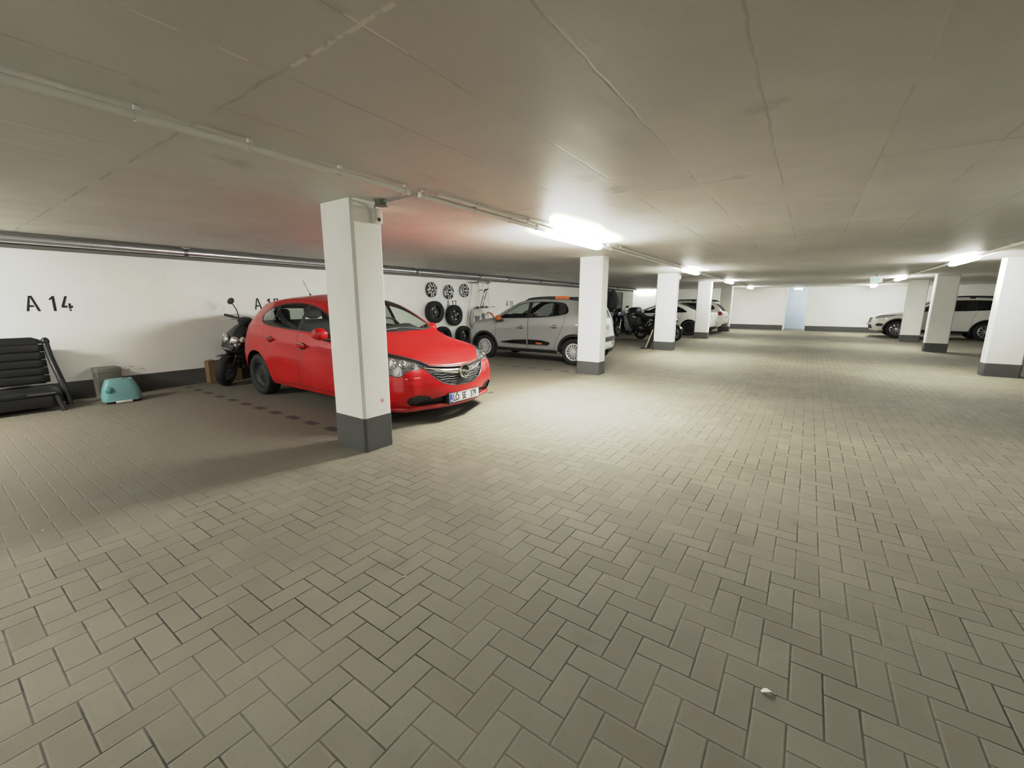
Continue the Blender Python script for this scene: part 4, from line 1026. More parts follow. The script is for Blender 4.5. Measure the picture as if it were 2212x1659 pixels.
def services():
    Ls = [(4.36, 'long ceiling lamp glowing between the red car and the second pillar'), (10.75, 'ceiling lamp above the left row beside the third pillar'), (16.9, 'ceiling lamp of the left row near the fourth pillar'), (23.6, 'farthest ceiling lamp of the left row, before the end wall')]
    Rs = [(10.5, 'ceiling lamp above the rightmost pillar'), (17.2, 'ceiling lamp of the right row near its middle pillar'), (24., 'farthest ceiling lamp of the right row, beyond the exit sign')]
    for y, l in Ls: lamp(-2.53, y, l, mat=LAMP if y < 5 else (LAMP_M if y < 12 else LAMP_F))
    for y, l in Rs: lamp(2.22, y, l, 1.6, mat=LAMP_F)
    for y, x in ((4.1, 2.22), (-2.3, 2.22), (-2.05, -2.53), (-6.2, -2.53), (-2.3, -7.2)): lamp(x, y, 'unseen ceiling lamp, assumed near the camera', 1.5, mat=LAMP_FILL if x < -6 else LAMP_N)  # the lamp nearest the left wall is added to brighten it
    lamp(-8.46, 25.65, 'ceiling lamp set crosswise in the recess at the end of the left wall', 1.45, rot=pi/2, mat=LAMP_W)
    def cl(a, b, st=.52): return [a+st*k for k in range(int((b-a)/st)+1)]
    conduit(-2.53, [(-4.68, -2.06), (-.54, 2.30), (2.40, 4.35), (5.83, 10.74), (12.22, 16.89), (18.37, 23.59), (25.07, 26.6)], 'pale cable conduit clipped under the ceiling along the left lamp row', [.21, .735, 1.2, 1.73, 2.26, 2.44, 3.05, 3.6, 4.1]+cl(6.2, 10.5, .6)+cl(12.6, 16.6, .8)+cl(18.8, 23.4, .9))
    conduit(2.22, [(-6.3, -2.31), (-.79, 4.09), (5.61, 10.49), (12.12, 17.19), (18.82, 23.99), (25.62, 26.6)], 'pale cable conduit clipped under the ceiling along the right lamp row', cl(6., 10.2, .6)+cl(12.6, 16.8, .8))
    conduit(-2.45, [(2.52, 4.30), (5.9, 10.7)], 'thin second cable conduit running beside the left conduit', [3.0, 3.8, 6.4, 7.6, 8.8, 10.], .012, HC-.03)
    # spur from the conduit to the sensor on the nearest pillar
    t = thing('cable_spur', 'short cable spur from the left conduit to the nearest pillar', 'conduit', (-2.9, 2.4, HC-.02))
    bm = NB(); tube(bm, [(.33, .02, -.012), (.28, .03, 0), (-.12, .06, 0)], .010, 8); obj('pipe', bm, GREYPL, t)
    bm = NB(); lathe(bm, [(.001, -.03), (.05, -.03), (.055, -.02), (.055, .019)], (-.16, .07, 0), (0, 0, 1), 20); obj('junction_box', bm, M('junction_grey', '77766f', .6), t)
    bm = NB(); tube(bm, [(-.2, .075, -.005), (-.262, .08, -.01), (-.268, .08, -.05)], .007, 8); obj('cable', bm, GREYPL, t)
    def sensor(x, y, z, label):
        t = thing('motion_sensor', label, 'motion sensor', (x, y, z), 0, 'motion sensors on the pillars')
        bm = NB(); box(bm, (0, -.042, -.06), (.055, .042, .06), .010, 3); obj('case', bm, WHITEPL, t)
        bm = NB(); box(bm, (.05, -.030, -.045), (.060, .030, .045), .006, 2); obj('cover', bm, M('sensor_cover', 'd2d0c6', .4), t)
        bm = NB(); ellipsoid(bm, (.050, 0, -.028), (.022, .022, .018)); obj('lens', bm, M('sensor_lens', '4a4a46', .3), t)
    sensor(-3.187, 2.49, 2.085, 'small white motion sensor at the top of the nearest pillar')
    sensor(-3.187, 13.0, 2.10, 'small white motion sensor at the top of the third pillar')
    # metal pipe along the left wall
    t = thing('steel_pipe', 'long shiny steel pipe hung along the top of the left wall', 'pipe', (XW+.17, 0, 2.125))
    bm = NB(); tube(bm, [(0, YB+.05, 0), (0, 24.2, 0)], .052, 18); obj('pipe_run', bm, STEEL, t)
    for y in (-2.6, -.1, 2.75, 5.3, 7.6, 10.1, 11.6, 13.6, 16.2, 18.8, 21.4, 24.):
        bm = NB(); lathe(bm, [(.052, -.03), (.057, -.03), (.057, .03), (.052, .03)], (0, y, 0), (0, 1, 0), 20); box(bm, (-.004, y-.012, .05), (.004, y+.012, HC-2.128)); box(bm, (-.02, y-.06, HC-2.125-.012), (.02, y+.06, HC-2.128)); obj('pipe_clamp', bm, M('clamp_metal', '6d6e6e', .4, .8), t)
    # exit sign
    t = thing('exit_sign', 'lit white and green emergency exit sign hanging under the ceiling', 'sign', (1.47, 16., 2.033))
    bm = NB(); box(bm, (-.13, -.02, -.075), (.13, .02, .075), .006); obj('sign_box', bm, M_emit('sign_white', 'eafff0', .30), t)
    GR = M_emit('sign_green', '2fae62', .2)
    bm = NB(); prism(bm, [(-.105, -.045), (-.03, -.045), (-.03, -.03), (-.09, -.03), (-.09, .03), (-.03, .03), (-.03, .045), (-.105, .045)], (0, -.021, 0), (1, 0, 0), (0, 0, 1), (0, -.002, 0)); obj('pictogram', bm, GR, t, smooth=False)
    bm = NB(); prism(bm, [(-.06, -.007), (-.02, -.007), (-.02, -.02), (.005, 0), (-.02, .02), (-.02, .007), (-.06, .007)], (0, -.021, 0), (1, 0, 0), (0, 0, 1), (0, -.002, 0)); prism(bm, [(.02, -.045), (.045, -.045), (.045, .045), (.02, .045), (.02, .03), (.032, .03), (.032, -.03), (.02, -.03)], (0, -.021, 0), (1, 0, 0), (0, 0, 1), (0, -.002, 0)); obj('arrow', bm, GR, t, smooth=False)
    bm = NB(); tube(bm, [(0, 0, .07), (0, 0, HC-2.033)], .008, 8); obj('stem', bm, GREYPL, t)
    t = thing('passage_ceiling_lamp', 'small bright lamp under the passage ceiling behind the end wall', 'lamp', (-.6, 27.6, HC-.04))
    bm = NB(); box(bm, (-.2, -.06, 0), (.2, .06, .038), .005); obj('housing', bm, WHITEPL, t)
    bm = NB(); box(bm, (-.19, -.05, -.05), (.19, .05, 0), .015); obj('diffuser', bm, M_emit('passage_light', 'f4f8ff', 20.), t)
    # daylight that reaches the passage from the right
    t = thing('passage_window', 'daylit glazed opening at the side of the passage', 'window', (1.385, 27.65, 1.2))
    bm = NB(); box(bm, (-.01, -.6, -.7), (.0, .6, .8)); obj('pane', bm, M_emit('daylight', 'e2ecfb', 2.), t)
    bm = NB()
    for lo, hi in (((-.64, -.74), (-.6, .84)), ((.6, -.74), (.64, .84)), ((-.64, -.74), (.64, -.7)), ((-.64, .8), (.64, .84))): box(bm, (-.03, lo[0], lo[1]), (.012, hi[0], hi[1]))
    obj('frame', bm, WHITEPL, t, smooth=False)
# ---- stencilled bay numbers
GL = {'A': [[(0, 0), (.16, 0), (.36, 1.0), (.24, 1.0)], [(.30, 1.0), (.46, 1.0), (.84, 0), (.66, 0)], [(.20, .27), (.50, .27), (.46, .40), (.24, .40)]],
      '1': [[(.10, .78), (.18, .72), (.30, .80), (.30, 0), (.48, 0), (.48, 1.0), (.34, 1.0)]],
      '4': [[(.30, 1.0), (.47, 1.0), (.22, .36), (.40, .36), (.40, .22), (.02, .22), (.02, .34)], [(.46, .14), (.62, .14), (.62, .22), (.74, .22), (.74, .36), (.62, .36), (.62, .52), (.46, .52)], [(.46, 0), (.62, 0), (.62, .1), (.46, .1)]],
      '5': [[(.06, 1.0), (.28, 1.0), (.28, .86), (.20, .86), (.20, .62), (.06, .52)], [(.34, 1.0), (.62, 1.0), (.62, .86), (.34, .86)], [(.26, .62), (.46, .62), (.62, .48), (.62, .16), (.46, 0), (.06, 0), (.06, .14), (.40, .14), (.47, .22), (.47, .42), (.40, .49), (.26, .49)]],
      '7': [[(.02, 1.0), (.28, 1.0), (.28, .86), (.02, .86)], [(.34, 1.0), (.62, 1.0), (.36, 0), (.19, 0), (.42, .86), (.34, .86)]],
      '8': [[(.29, 1.0), (.16, .97), (.08, .88), (.08, .64), (.16, .53), (.08, .44), (.08, .12), (.16, .03), (.29, 0), (.29, .13), (.22, .17), (.22, .40), (.29, .46), (.29, .60), (.22, .66), (.22, .83), (.29, .87)],
            [(.35, 1.0), (.48, .97), (.56, .88), (.56, .64), (.48, .53), (.56, .44), (.56, .12), (.48, .03), (.35, 0), (.35, .13), (.42, .17), (.42, .40), (.35, .46), (.35, .60), (.42, .66), (.42, .83), (.35, .87)]]}
def bay_number(s, y, z, h, label, adv=.82, thin=1.):
    t = thing('painted_sign', label, 'bay number', (XW+.001, y, z), 0, 'stencilled parking bay numbers'); ink = M('stencil_ink', '1d1b20', .8, var=.25, vs=30)
    x = 0
    for ch in s:
        bm = NB()
        for st in GL[ch]:
            prism(bm, [(x+p[0]*h*.78, p[1]*h) for p in st], (0, 0, 0), (0, 1, 0), (0, 0, 1), (.0012, 0, 0))
        obj('character', bm, ink, t, smooth=False)
        x += h*(1.0 if ch == 'A' else adv)
    return t
def numbers():
    bay_number('A14', .962, 1.232, .20, 'black stencilled A 14 on the left wall above the black garden chair', .62)
    bay_number('A15', 3.77, 1.225, .205, 'black stencilled A 15 half hidden by the roof of the red car', .66)
    bay_number('A17', 8.86, 1.235, .19, 'black stencilled A 17 above the hanging wheels', .62)
    bay_number('A18', 11.73, 1.245, .19, 'black stencilled A 18 above the bonnet of the silver car', .62)
# ================================================================== things along the walls
BIKEBLACK = M('bike_black', '0e0e10', .22, coat=.7)
SATIN = M('satin_black', '17171a', .5, var=.2)
def bike_wheel(par, pos, R, w, steer=0, nsp=5, rimmat=None, disc=True):
    bm = NB(); h = w/2
    lathe(bm, [(R*.70, -h*.6), (R*.80, -h*.95), (R*.92, -h*.75), (R*.985, -h*.35), (R, 0), (R*.985, h*.35), (R*.92, h*.75), (R*.80, h*.95), (R*.70, h*.6), (R*.69, 0), (R*.70, -h*.6)], n=36)
    o = obj('wheel', bm, RUBBER, par, ang=60); o.location = pos; o.rotation_euler = (0, .2, steer)
    bm = NB(); lathe(bm, [(R*.70, -h*.55), (R*.73, -h*.6), (R*.70, -h*.3), (R*.66, 0), (R*.70, h*.3), (R*.73, h*.6), (R*.70, h*.55), (R*.64, h*.3), (R*.64, -h*.3), (R*.70, -h*.55)], n=32)
    for i in range(nsp):
        a = 2*pi*i/nsp; u = V(cos(a), 0, sin(a)); b = V(cos(a+.22), 0, sin(a+.22)); tube(bm, [u*.03, u*R*.4, b*R*.66], .013, 8)
    lathe(bm, [(.001, -h*.8), (.035, -h*.8), (.035, h*.8), (.001, h*.8)], n=16); obj('rim', bm, rimmat or SATIN, o)
    if disc:
        bm = NB(); lathe(bm, [(R*.28, h*.7), (R*.48, h*.7), (R*.48, h*.78), (R*.28, h*.78), (R*.28, h*.7)], n=28); obj('brake_disc', bm, ALU, o)
    return o
def lean_root(name, label, cat, loc, rotz, lean, group=None):
    t = thing(name, label, cat, loc, 0, group); t.rotation_euler = (Matrix.Rotation(rotz, 3, 'Z') @ Matrix.Rotation(lean, 3, 'X')).to_euler(); return t
def P_(par, name, mat, build, sub=0, ang=40, label=None):
    bm = NB(); build(bm); return obj(name, bm, mat, par, sub=sub, ang=ang, label=label)
def motorcycle(label, loc, rotz, lean, style, paint):
    t = lean_root('motorcycle', label, 'motorcycle', loc, rotz, lean)
    R = .30; xf, xr = .70, -.70
    fw = bike_wheel(t, (xf, 0, R), R, .12, .0); bike_wheel(t, (xr, 0, R), R, .17)
    hx, hz = .34, .98
    for sg in (-1, 1): P_(t, 'fork_leg', ALU if style == 'sport' else SATIN, lambda bm: (tube(bm, [(xf, sg*.095, R), (xf-.17, sg*.095, .62)], .027, 10), tube(bm, [(xf-.17, sg*.095, .62), (hx, sg*.095, hz)], .021, 10)))
    P_(t, 'triple_clamp', SATIN, lambda bm: (box(bm, (hx-.05, -.12, hz-.06), (hx+.05, .12, hz-.02), .01), box(bm, (hx+.02, -.12, hz-.24), (hx+.12, .12, hz-.2), .01)))
    def fender(bm):
        rs = []
        for i in range(11):
            a = radians(25+i*11); r = R+.03
            rs.append([bm.verts.new((xf+r*cos(a)*1.0, y, R+(r-abs(y)*.35)*sin(a))) for y in (-.075, -.045, 0, .045, .075)])
        for a, b in zip(rs, rs[1:]):
            for k in range(4): bm.faces.new((a[k], a[k+1], b[k+1], b[k]))
    P_(t, 'front_fender', paint, fender)
    def frame(bm):
        for sg in (-1, 1):
            tube(bm, curve_pts([(hx-.02, sg*.05, hz-.1), (.1, sg*.17, .78), (-.28, sg*.16, .62), (-.36, sg*.14, .40)], 5), .035, 10)
            tube(bm, curve_pts([(-.28, sg*.14, .66), (-.6, sg*.12, .82), (-.95, sg*.07, .90)], 5), .02, 8)
            tube(bm, [(-.34, sg*.13, .42), (xr, sg*.13, R)], .032, 10)
    P_(t, 'frame', SATIN, frame)
    P_(t, 'engine', M('engine_metal', '3a3b3d', .4, .7), lambda bm: (loft(bm, [(-.33, 0, .40, .12, .12, 4), (-.2, 0, .42, .20, .19, 4), (.02, 0, .44, .21, .20, 4), (.2, 0, .42, .17, .16, 4), (.27, 0, .42, .1, .1, 4)], 16), [box(bm, (-.02+.03*k, -.17, .56), (-.005+.03*k, .17, .74)) for k in range(6)]))
    P_(t, 'exhaust', ALU if style == 'sport' else SATIN, lambda bm: (tube(bm, curve_pts([(.2, -.1, .42), (.24, -.13, .25), (-.1, -.18, .2), (-.45, -.2, .28), (-.62, -.21, .38)], 5), .028, 10), tube(bm, [(-.55, -.21, .34), (-.68, -.22, .43), (-1.0, -.23, .60), (-1.02, -.23, .61)], .06, 14, radii=[.035, .062, .066, .045])))
    P_(t, 'fuel_tank', paint, lambda bm: loft(bm, [(-.22, 0, .80, .08, .06), (-.14, 0, .86, .14, .12), (.02, 0, .90, .19, .15), (.16, 0, .92, .19, .14), (.28, 0, .91, .12, .10), (.33, 0, .90, .06, .05)], 18, 2.6), sub=1)
    P_(t, 'saddle', BLACK, lambda bm: loft(bm, [(-.98, 0, .95, .07, .03), (-.85, 0, .95, .12, .05), (-.6, 0, .88, .15, .06), (-.4, 0, .82, .16, .06), (-.2, 0, .84, .11, .06), (-.15, 0, .86, .06, .04)], 16, 3), sub=1)
    tl = P_(t, 'tail_cowl', paint, lambda bm: loft(bm, [(-1.08, 0, .95, .03, .02), (-1.0, 0, .93, .09, .05), (-.8, 0, .86, .13, .07), (-.5, 0, .78, .14, .08), (-.35, 0, .74, .1, .07)], 16, 2.6), sub=1)
    P_(tl, 'tail_lamp', RED_LAMP, lambda bm: ellipsoid(bm, (-1.06, 0, .93), (.04, .07, .025)))
    P_(t, 'rear_fender', SATIN, lambda bm: (box(bm, (-1.12, -.07, .62), (-1.09, .07, .9), .01), box(bm, (-1.13, -.09, .55), (-1.10, .09, .66), .006)))
    hb = P_(t, 'handlebar', SATIN, lambda bm: tube(bm, curve_pts([(hx-.20, -.36, hz+.02), (hx-.09, -.2, hz+.06), (hx, 0, hz+.03), (hx-.09, .2, hz+.06), (hx-.20, .36, hz+.02)], 5), .013, 8))
    for sg in (-1, 1):
        P_(hb, 'grip', BLACK, lambda bm: tube(bm, [(hx-.15, sg*.28, hz+.04), (hx-.21, sg*.39, hz+.015)], .019, 10))
        P_(hb, 'brake_lever', ALU, lambda bm: tube(bm, curve_pts([(hx-.11, sg*.23, hz+.045), (hx-.07, sg*.28, hz+.04), (hx-.12, sg*.38, hz+.02)], 4), .007, 6))
        mi = P_(t, 'mirror', BLACK, lambda bm: (tube(bm, curve_pts([(hx+(.12 if style == 'sport' else -.1), sg*.15, hz+.05), (hx+.06, sg*.26, hz+.16), (hx+.02, sg*.31, hz+.2)], 4), .007, 6), ellipsoid(bm, (hx+.02, sg*.34, hz+.22), (.022, .075, .042))))
    P_(t, 'side_stand', SATIN, lambda bm: tube(bm, [(-.12, .13, .3), (-.16, .30, .03), (-.13, .33, .012)], .013, 8))
    if style == 'sport':
        fr = P_(t, 'fairing', paint, lambda bm: loft(bm, [(.86, 0, .90, .03, .02), (.80, 0, .90, .13, .075), (.66, 0, .90, .21, .13), (.5, 0, .92, .235, .17), (.36, 0, .93, .22, .15), (.27, 0, .93, .20, .10)], 18, 2.6), sub=1)
        for sg in (-1, 1):
            P_(fr, 'headlight', LAMP_CHROME, lambda bm: ellipsoid(bm, (.775, sg*.085, .895), (.04, .055, .032), rot=Matrix.Rotation(sg*.5, 3, 'Z')))
            def sidep(bm):
                pl_ = [(.55, .84), (.45, .60), (.52, .45), (.36, .26), (.10, .20), (-.24, .28), (-.12, .42), (.02, .62), (.16, .76), (.38, .84)]
                prism(bm, pl_, (0, sg*.20, 0), (1, 0, 0), (0, 0, 1), (0, sg*.035, 0))
            P_(t, 'side_fairing', paint, sidep, ang=30)
            P_(t, 'fairing_stripe', CHROME, lambda bm: sweep_strip(bm, curve_pts([(.80, sg*.12, .955), (.66, sg*.2, 1.0), (.52, sg*.21, 1.06), (.40, sg*.19, 1.10)], 4), .016, .008))
        ws = P_(fr, 'windscreen', GLASS_D, lambda bm: loft(bm, [(.70, 0, .98, .10, .03), (.60, 0, 1.04, .16, .05), (.46, 0, 1.11, .15, .05), (.38, 0, 1.15, .12, .03)], 16, 2.2), sub=1)
    else:
        hl = P_(t, 'headlight', SATIN, lambda bm: lathe(bm, [(.001, -.1), (.06, -.09), (.09, -.03), (.095, .03), (.088, .04)], (hx+.16, 0, .86), (1, 0, -.05), 22))
        P_(hl, 'lens', LAMP_CHROME, lambda bm: ellipsoid(bm, (hx+.195, 0, .86), (.02, .085, .085)))
        P_(t, 'fly_screen', GLASS_D, lambda bm: loft(bm, [(hx+.2, 0, .98, .10, .02), (hx+.12, 0, 1.06, .16, .035), (hx+.02, 0, 1.16, .14, .03), (hx-.02, 0, 1.2, .1, .015)], 14, 2.2), sub=1)
        P_(t, 'touring_fairing', paint, lambda bm: loft(bm, [(.80, 0, .74, .03, .03), (.74, 0, .76, .13, .09), (.60, 0, .82, .22, .16), (.45, 0, .86, .25, .19), (.30, 0, .86, .24, .18), (.22, 0, .84, .20, .12)], 18, 2.6), sub=1)
        rk = P_(t, 'luggage_rack', SATIN, lambda bm: [tube(bm, curve_pts([(-.55, s*.12, .9), (-.8, s*.13, 1.0), (-1.12, s*.12, 1.02), (-1.16, 0, 1.02)], 4), .012, 8) for s in (-1, 1)])
        P_(t, 'top_case', SATIN, lambda bm: loft(bm, [(1.03, -.98, 0, .17, .2), (1.06, -.98, 0, .21, .24), (1.14, -.98, 0, .21, .24), (1.20, -.96, 0, .16, .19), (1.215, -.95, 0, .1, .12)], 20, 4, 'z'), ang=30)
        for sg in (-1, 1): P_(t, 'side_pannier', M('pannier_grey', '3d3e40', .5), lambda bm: loft(bm, [(-1.0, sg*.25, .68, .05, .09), (-.97, sg*.26, .68, .1, .15), (-.62, sg*.26, .68, .1, .16), (-.56, sg*.25, .68, .06, .1)], 16, 4), ang=30)
        for sg in (-1, 1): P_(t, 'crash_bar', SATIN, lambda bm: tube(bm, curve_pts([(.25, sg*.1, .65), (.3, sg*.27, .5), (.2, sg*.26, .32), (.1, sg*.12, .26)], 5), .014, 8))
    return t
def scooter(loc, rotz, lean):
    t = lean_root('motor_scooter', 'black motor scooter leaning between the left wall and the rear of the red car', 'scooter', loc, rotz, lean)
    R = .255; xf, xr = .64, -.62; st = .42
    bike_wheel(t, (xf, 0, R), R, .16, st); bike_wheel(t, (xr, 0, R), R, .16)
    for sg in (-1, 1): P_(t, 'fork_leg', SATIN, lambda bm: tube(bm, [(xf, sg*.10, R), (xf-.12, sg*.09, .62)], .022, 8))
    def fender(bm):
        rs = []
        for i in range(12):
            a = radians(64+i*7.5); r = R+.028
            rs.append([bm.verts.new((xf+r*cos(a), y, R+(r-abs(y)*.3)*sin(a))) for y in (-.10, -.06, 0, .06, .10)])
        for a, b in zip(rs, rs[1:]):
            for k in range(4): bm.faces.new((a[k], a[k+1], b[k+1], b[k]))
    P_(t, 'front_fender', SATIN, fender)
    ap = P_(t, 'front_apron', BIKEBLACK, lambda bm: loft(bm, [(.50, .50, 0, .05, .11), (.58, .55, 0, .09, .17), (.68, .53, 0, .11, .205), (.80, .48, 0, .11, .205), (.92, .42, 0, .09, .16), (1.0, .37, 0, .06, .10), (1.03, .35, 0, .03, .05)], 18, 2.8, 'z'), sub=1)
    for sg in (-1, 1):
        hl = P_(ap, 'headlight', LAMP_CHROME, lambda bm: ellipsoid(bm, (.585, sg*.085, .755), (.045, .075, .085), rot=Matrix.Rotation(sg*.45, 3, 'Z')))
        P_(ap, 'indicator', M('indicator_clear', 'd8d4c8', .15, coat=.6), lambda bm: ellipsoid(bm, (.52, sg*.175, .80), (.05, .03, .05)))
    P_(ap, 'nose_panel', SATIN, lambda bm: loft(bm, [(.60, .63, 0, .02, .10), (.66, .63, 0, .03, .13), (.70, .615, 0, .03, .1)], 14, 3, 'z'))
    P_(ap, 'chrome_trim', ALU, lambda bm: loft(bm, [(.60, .60, 0, .05, .10), (.625, .61, 0, .055, .11), (.645, .60, 0, .05, .10)], 14, 3, 'z'))
    P_(t, 'leg_shield', SATIN, lambda bm: loft(bm, [(.30, .30, 0, .03, .19), (.5, .33, 0, .035, .20), (.75, .34, 0, .035, .2), (.95, .31, 0, .03, .14)], 16, 4, 'z'))
    P_(t, 'footboard', SATIN, lambda bm: loft(bm, [(.36, 0, .30, .16, .05, 4), (.1, 0, .27, .17, .05, 4), (-.25, 0, .28, .16, .06, 4)], 14))
    P_(t, 'rear_body', BIKEBLACK, lambda bm: loft(bm, [(-.05, 0, .50, .09, .16), (-.2, 0, .55, .15, .20), (-.5, 0, .62, .17, .17), (-.8, 0, .70, .14, .11), (-.98, 0, .76, .06, .05)], 16, 2.6), sub=1)
    P_(t, 'saddle', BLACK, lambda bm: loft(bm, [(-.95, 0, .84, .08, .03), (-.8, 0, .85, .14, .055), (-.45, 0, .80, .16, .06), (-.15, 0, .77, .12, .05), (-.05, 0, .76, .05, .03)], 16, 3), sub=1)
    P_(t, 'engine', M('engine_metal', '3a3b3d', .4, .7), lambda bm: loft(bm, [(-.75, .10, .28, .05, .08), (-.55, .10, .30, .08, .11), (-.2, .09, .32, .09, .12), (-.1, .08, .33, .05, .08)], 14, 3.5))
    P_(t, 'exhaust', SATIN, lambda bm: tube(bm, [(-.3, -.15, .3), (-.5, -.17, .34), (-.9, -.18, .42), (-.93, -.18, .43)], .06, 12, radii=[.03, .06, .065, .04]))
    Rz = Matrix.Rotation(st, 3, 'Z')
    hb = P_(t, 'handlebar', SATIN, lambda bm: (loft(bm, [(1.0, .34, 0, .06, .07), (1.06, .33, 0, .08, .12), (1.11, .30, 0, .06, .10), (1.13, .28, 0, .03, .05)], 14, 3, 'z'), tube(bm, [Rz @ V(0, y, 0)+V(.28, 0, 1.085+abs(y)*.06) for y in (-.34, -.12, 0, .12, .34)], .014, 8)))
    for sg in (-1, 1):
        P_(hb, 'grip', BLACK, lambda bm: tube(bm, [Rz @ V(-.0, sg*.22, 0)+V(.28, 0, 1.10), Rz @ V(-.03, sg*.36, 0)+V(.28, 0, 1.107)], .02, 10))
        P_(hb, 'brake_lever', ALU, lambda bm: tube(bm, curve_pts([Rz @ V(.03, sg*.14, 0)+V(.28, 0, 1.08), Rz @ V(.08, sg*.2, 0)+V(.28, 0, 1.07), Rz @ V(.05, sg*.36, 0)+V(.28, 0, 1.05)], 4), .008, 6))
        def mir(bm):
            a = Rz @ V(.02, sg*.12, 0)+V(.28, 0, 1.10); b = Rz @ V(-.0, sg*.17, 0)+V(.28, 0, 1.22); c = Rz @ V(-.02, sg*.25, 0)+V(.28, 0, 1.32)
            tube(bm, curve_pts([a, b, c], 5), .008, 6); ellipsoid(bm, c+V(0, sg*.03, .03), (.022, .075, .05), rot=Matrix.Rotation(sg*-.6, 3, 'X'))
        if sg < 0: P_(hb, 'mirror', BLACK, mir)
    P_(t, 'side_stand', SATIN, lambda bm: tube(bm, [(-.05, .12, .26), (-.1, .27, .0)], .013, 8))
    return t
def rim_holes(par, r, w):
    bm = NB(); y0 = .03
    def plate_(r0, r1):
        lathe(bm, [(r0, y0), (r1, y0), (r1, y0-.012), (r0, y0-.012), (r0, y0)], n=32)
    lathe(bm, [(r+.004, w*.36), (r-.02, w*.34), (r-.03, y0+.01), (r-.03, -w*.3), (r-.015, -w*.4)], n=32)
    plate_(.150, r-.028); plate_(.001, .085); spokes(bm, .155, y0, 4, .085, .13, .07, .012, 0.)
    lathe(bm, [(.05, y0), (.05, y0+.02), (.03, y0+.03), (.001, y0+.03)], n=18); obj('rim', bm, SATIN, par)
    bm = NB()
    for i in range(4): ellipsoid(bm, (.06*cos(pi/2*i+.78), y0+.008, .06*sin(pi/2*i+.78)), (.012, .01, .012), 8, 6)
    lathe(bm, [(.03, y0+.028), (.024, y0+.036), (.001, y0+.036)], n=14); obj('hub_bolts', bm, ALU, par)
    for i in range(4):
        bm = NB(); a_ = pi/2*i; ellipsoid(bm, (.118*cos(a_), y0+.004, .118*sin(a_)), (.020 if i % 2 == 0 else .030, .006, .030 if i % 2 == 0 else .020), 14, 8); obj('lit_hole_plate', bm, WHITEPL, par)  # white ovals stand in for the lit wall seen through the holes
def rim_dish(par, r, w):
    bm = NB()
    lathe(bm, [(r+.004, w*.36), (r-.02, w*.34), (r-.035, -.01), (.12, -.03), (.10, -.005), (.055, .0), (.05, .02), (.001, .02)], n=32)
    obj('rim', bm, SATIN, par)
    bm = NB(); lathe(bm, [(.115, -.018), (.118, -.012), (.108, -.010), (.104, -.016)], n=28); lathe(bm, [(.028, .02), (.022, .03), (.001, .03)], n=14); obj('hub_ring', bm, ALU, par)
def wall_wheel(y, z, R, rimfn, label, x=XW+.115, floor_=False, tw=.175):
    t = thing('spare_wheel', label, 'wheel', (x, y, z), 0, 'spare wheels hung on the left wall')
    w = make_wheel(R, tw, rimfn, None); w.name = 'tyre'; w.parent = t; w.rotation_euler = (0, .3, -pi/2)
    bm = NB(); tube(bm, [(-(x-XW)+.002, 0, R-.155), (-.0, 0, R-.155)], .012, 8); obj('hanging_hook', bm, STEEL, t)
    return t
def hub_cap(y, z, R, label):
    t = thing('hub_cap', label, 'hub cap', (XW+.012, y, z), 0, 'hub caps hung on the left wall')
    bm = NB(); lathe(bm, [(R*.94, 0), (R, .012), (R, .040), (R*.965, .05), (R*.9, .046), (R*.5, .058), (.001, .06)], (0, 0, 0), (1, 0, 0), 40); obj('disc', bm, GLOSSBLACK, t, ang=50)
    WL = M('hub_cap_silver', 'efefec', .4, .0)
    for k in range(5):
        a0 = pi/2+2*pi*k/5; pts = []
        for da, rr in ((.40, .97), (.36, .80), (.33, .62), (.27, .50), (.14, .43), (0, .41), (-.14, .43), (-.27, .50), (-.33, .62), (-.36, .80), (-.40, .97)):
            a = a0+da*1.12; pts.append((.052+.008*(1-rr), R*rr*cos(a), R*rr*sin(a)))
        bm = NB(); tube(bm, curve_pts(pts, 2), .0115, 6); obj('spoke_outline', bm, WL, t)
    bm = NB(); lathe(bm, [(R*.13, .058), (R*.12, .068), (.001, .07)], (0, 0, 0), (1, 0, 0), 16); obj('centre_cap', bm, WL, t)
    bm = NB(); tube(bm, [(-.011, 0, R*.6), (.03, 0, R*.62)], .006, 6); obj('hanging_nail', bm, STEEL, t)
    bm = NB(); lathe(bm, [(R*.985, .01), (R*1.004, .02), (R*1.004, .036), (R*.985, .048), (R*.97, .05)], (0, 0, 0), (1, 0, 0), 40); obj('rim_edge', bm, M('hub_cap_edge', '8c8c8a', .4, .3) if y > 8.5 else BLACK, t)
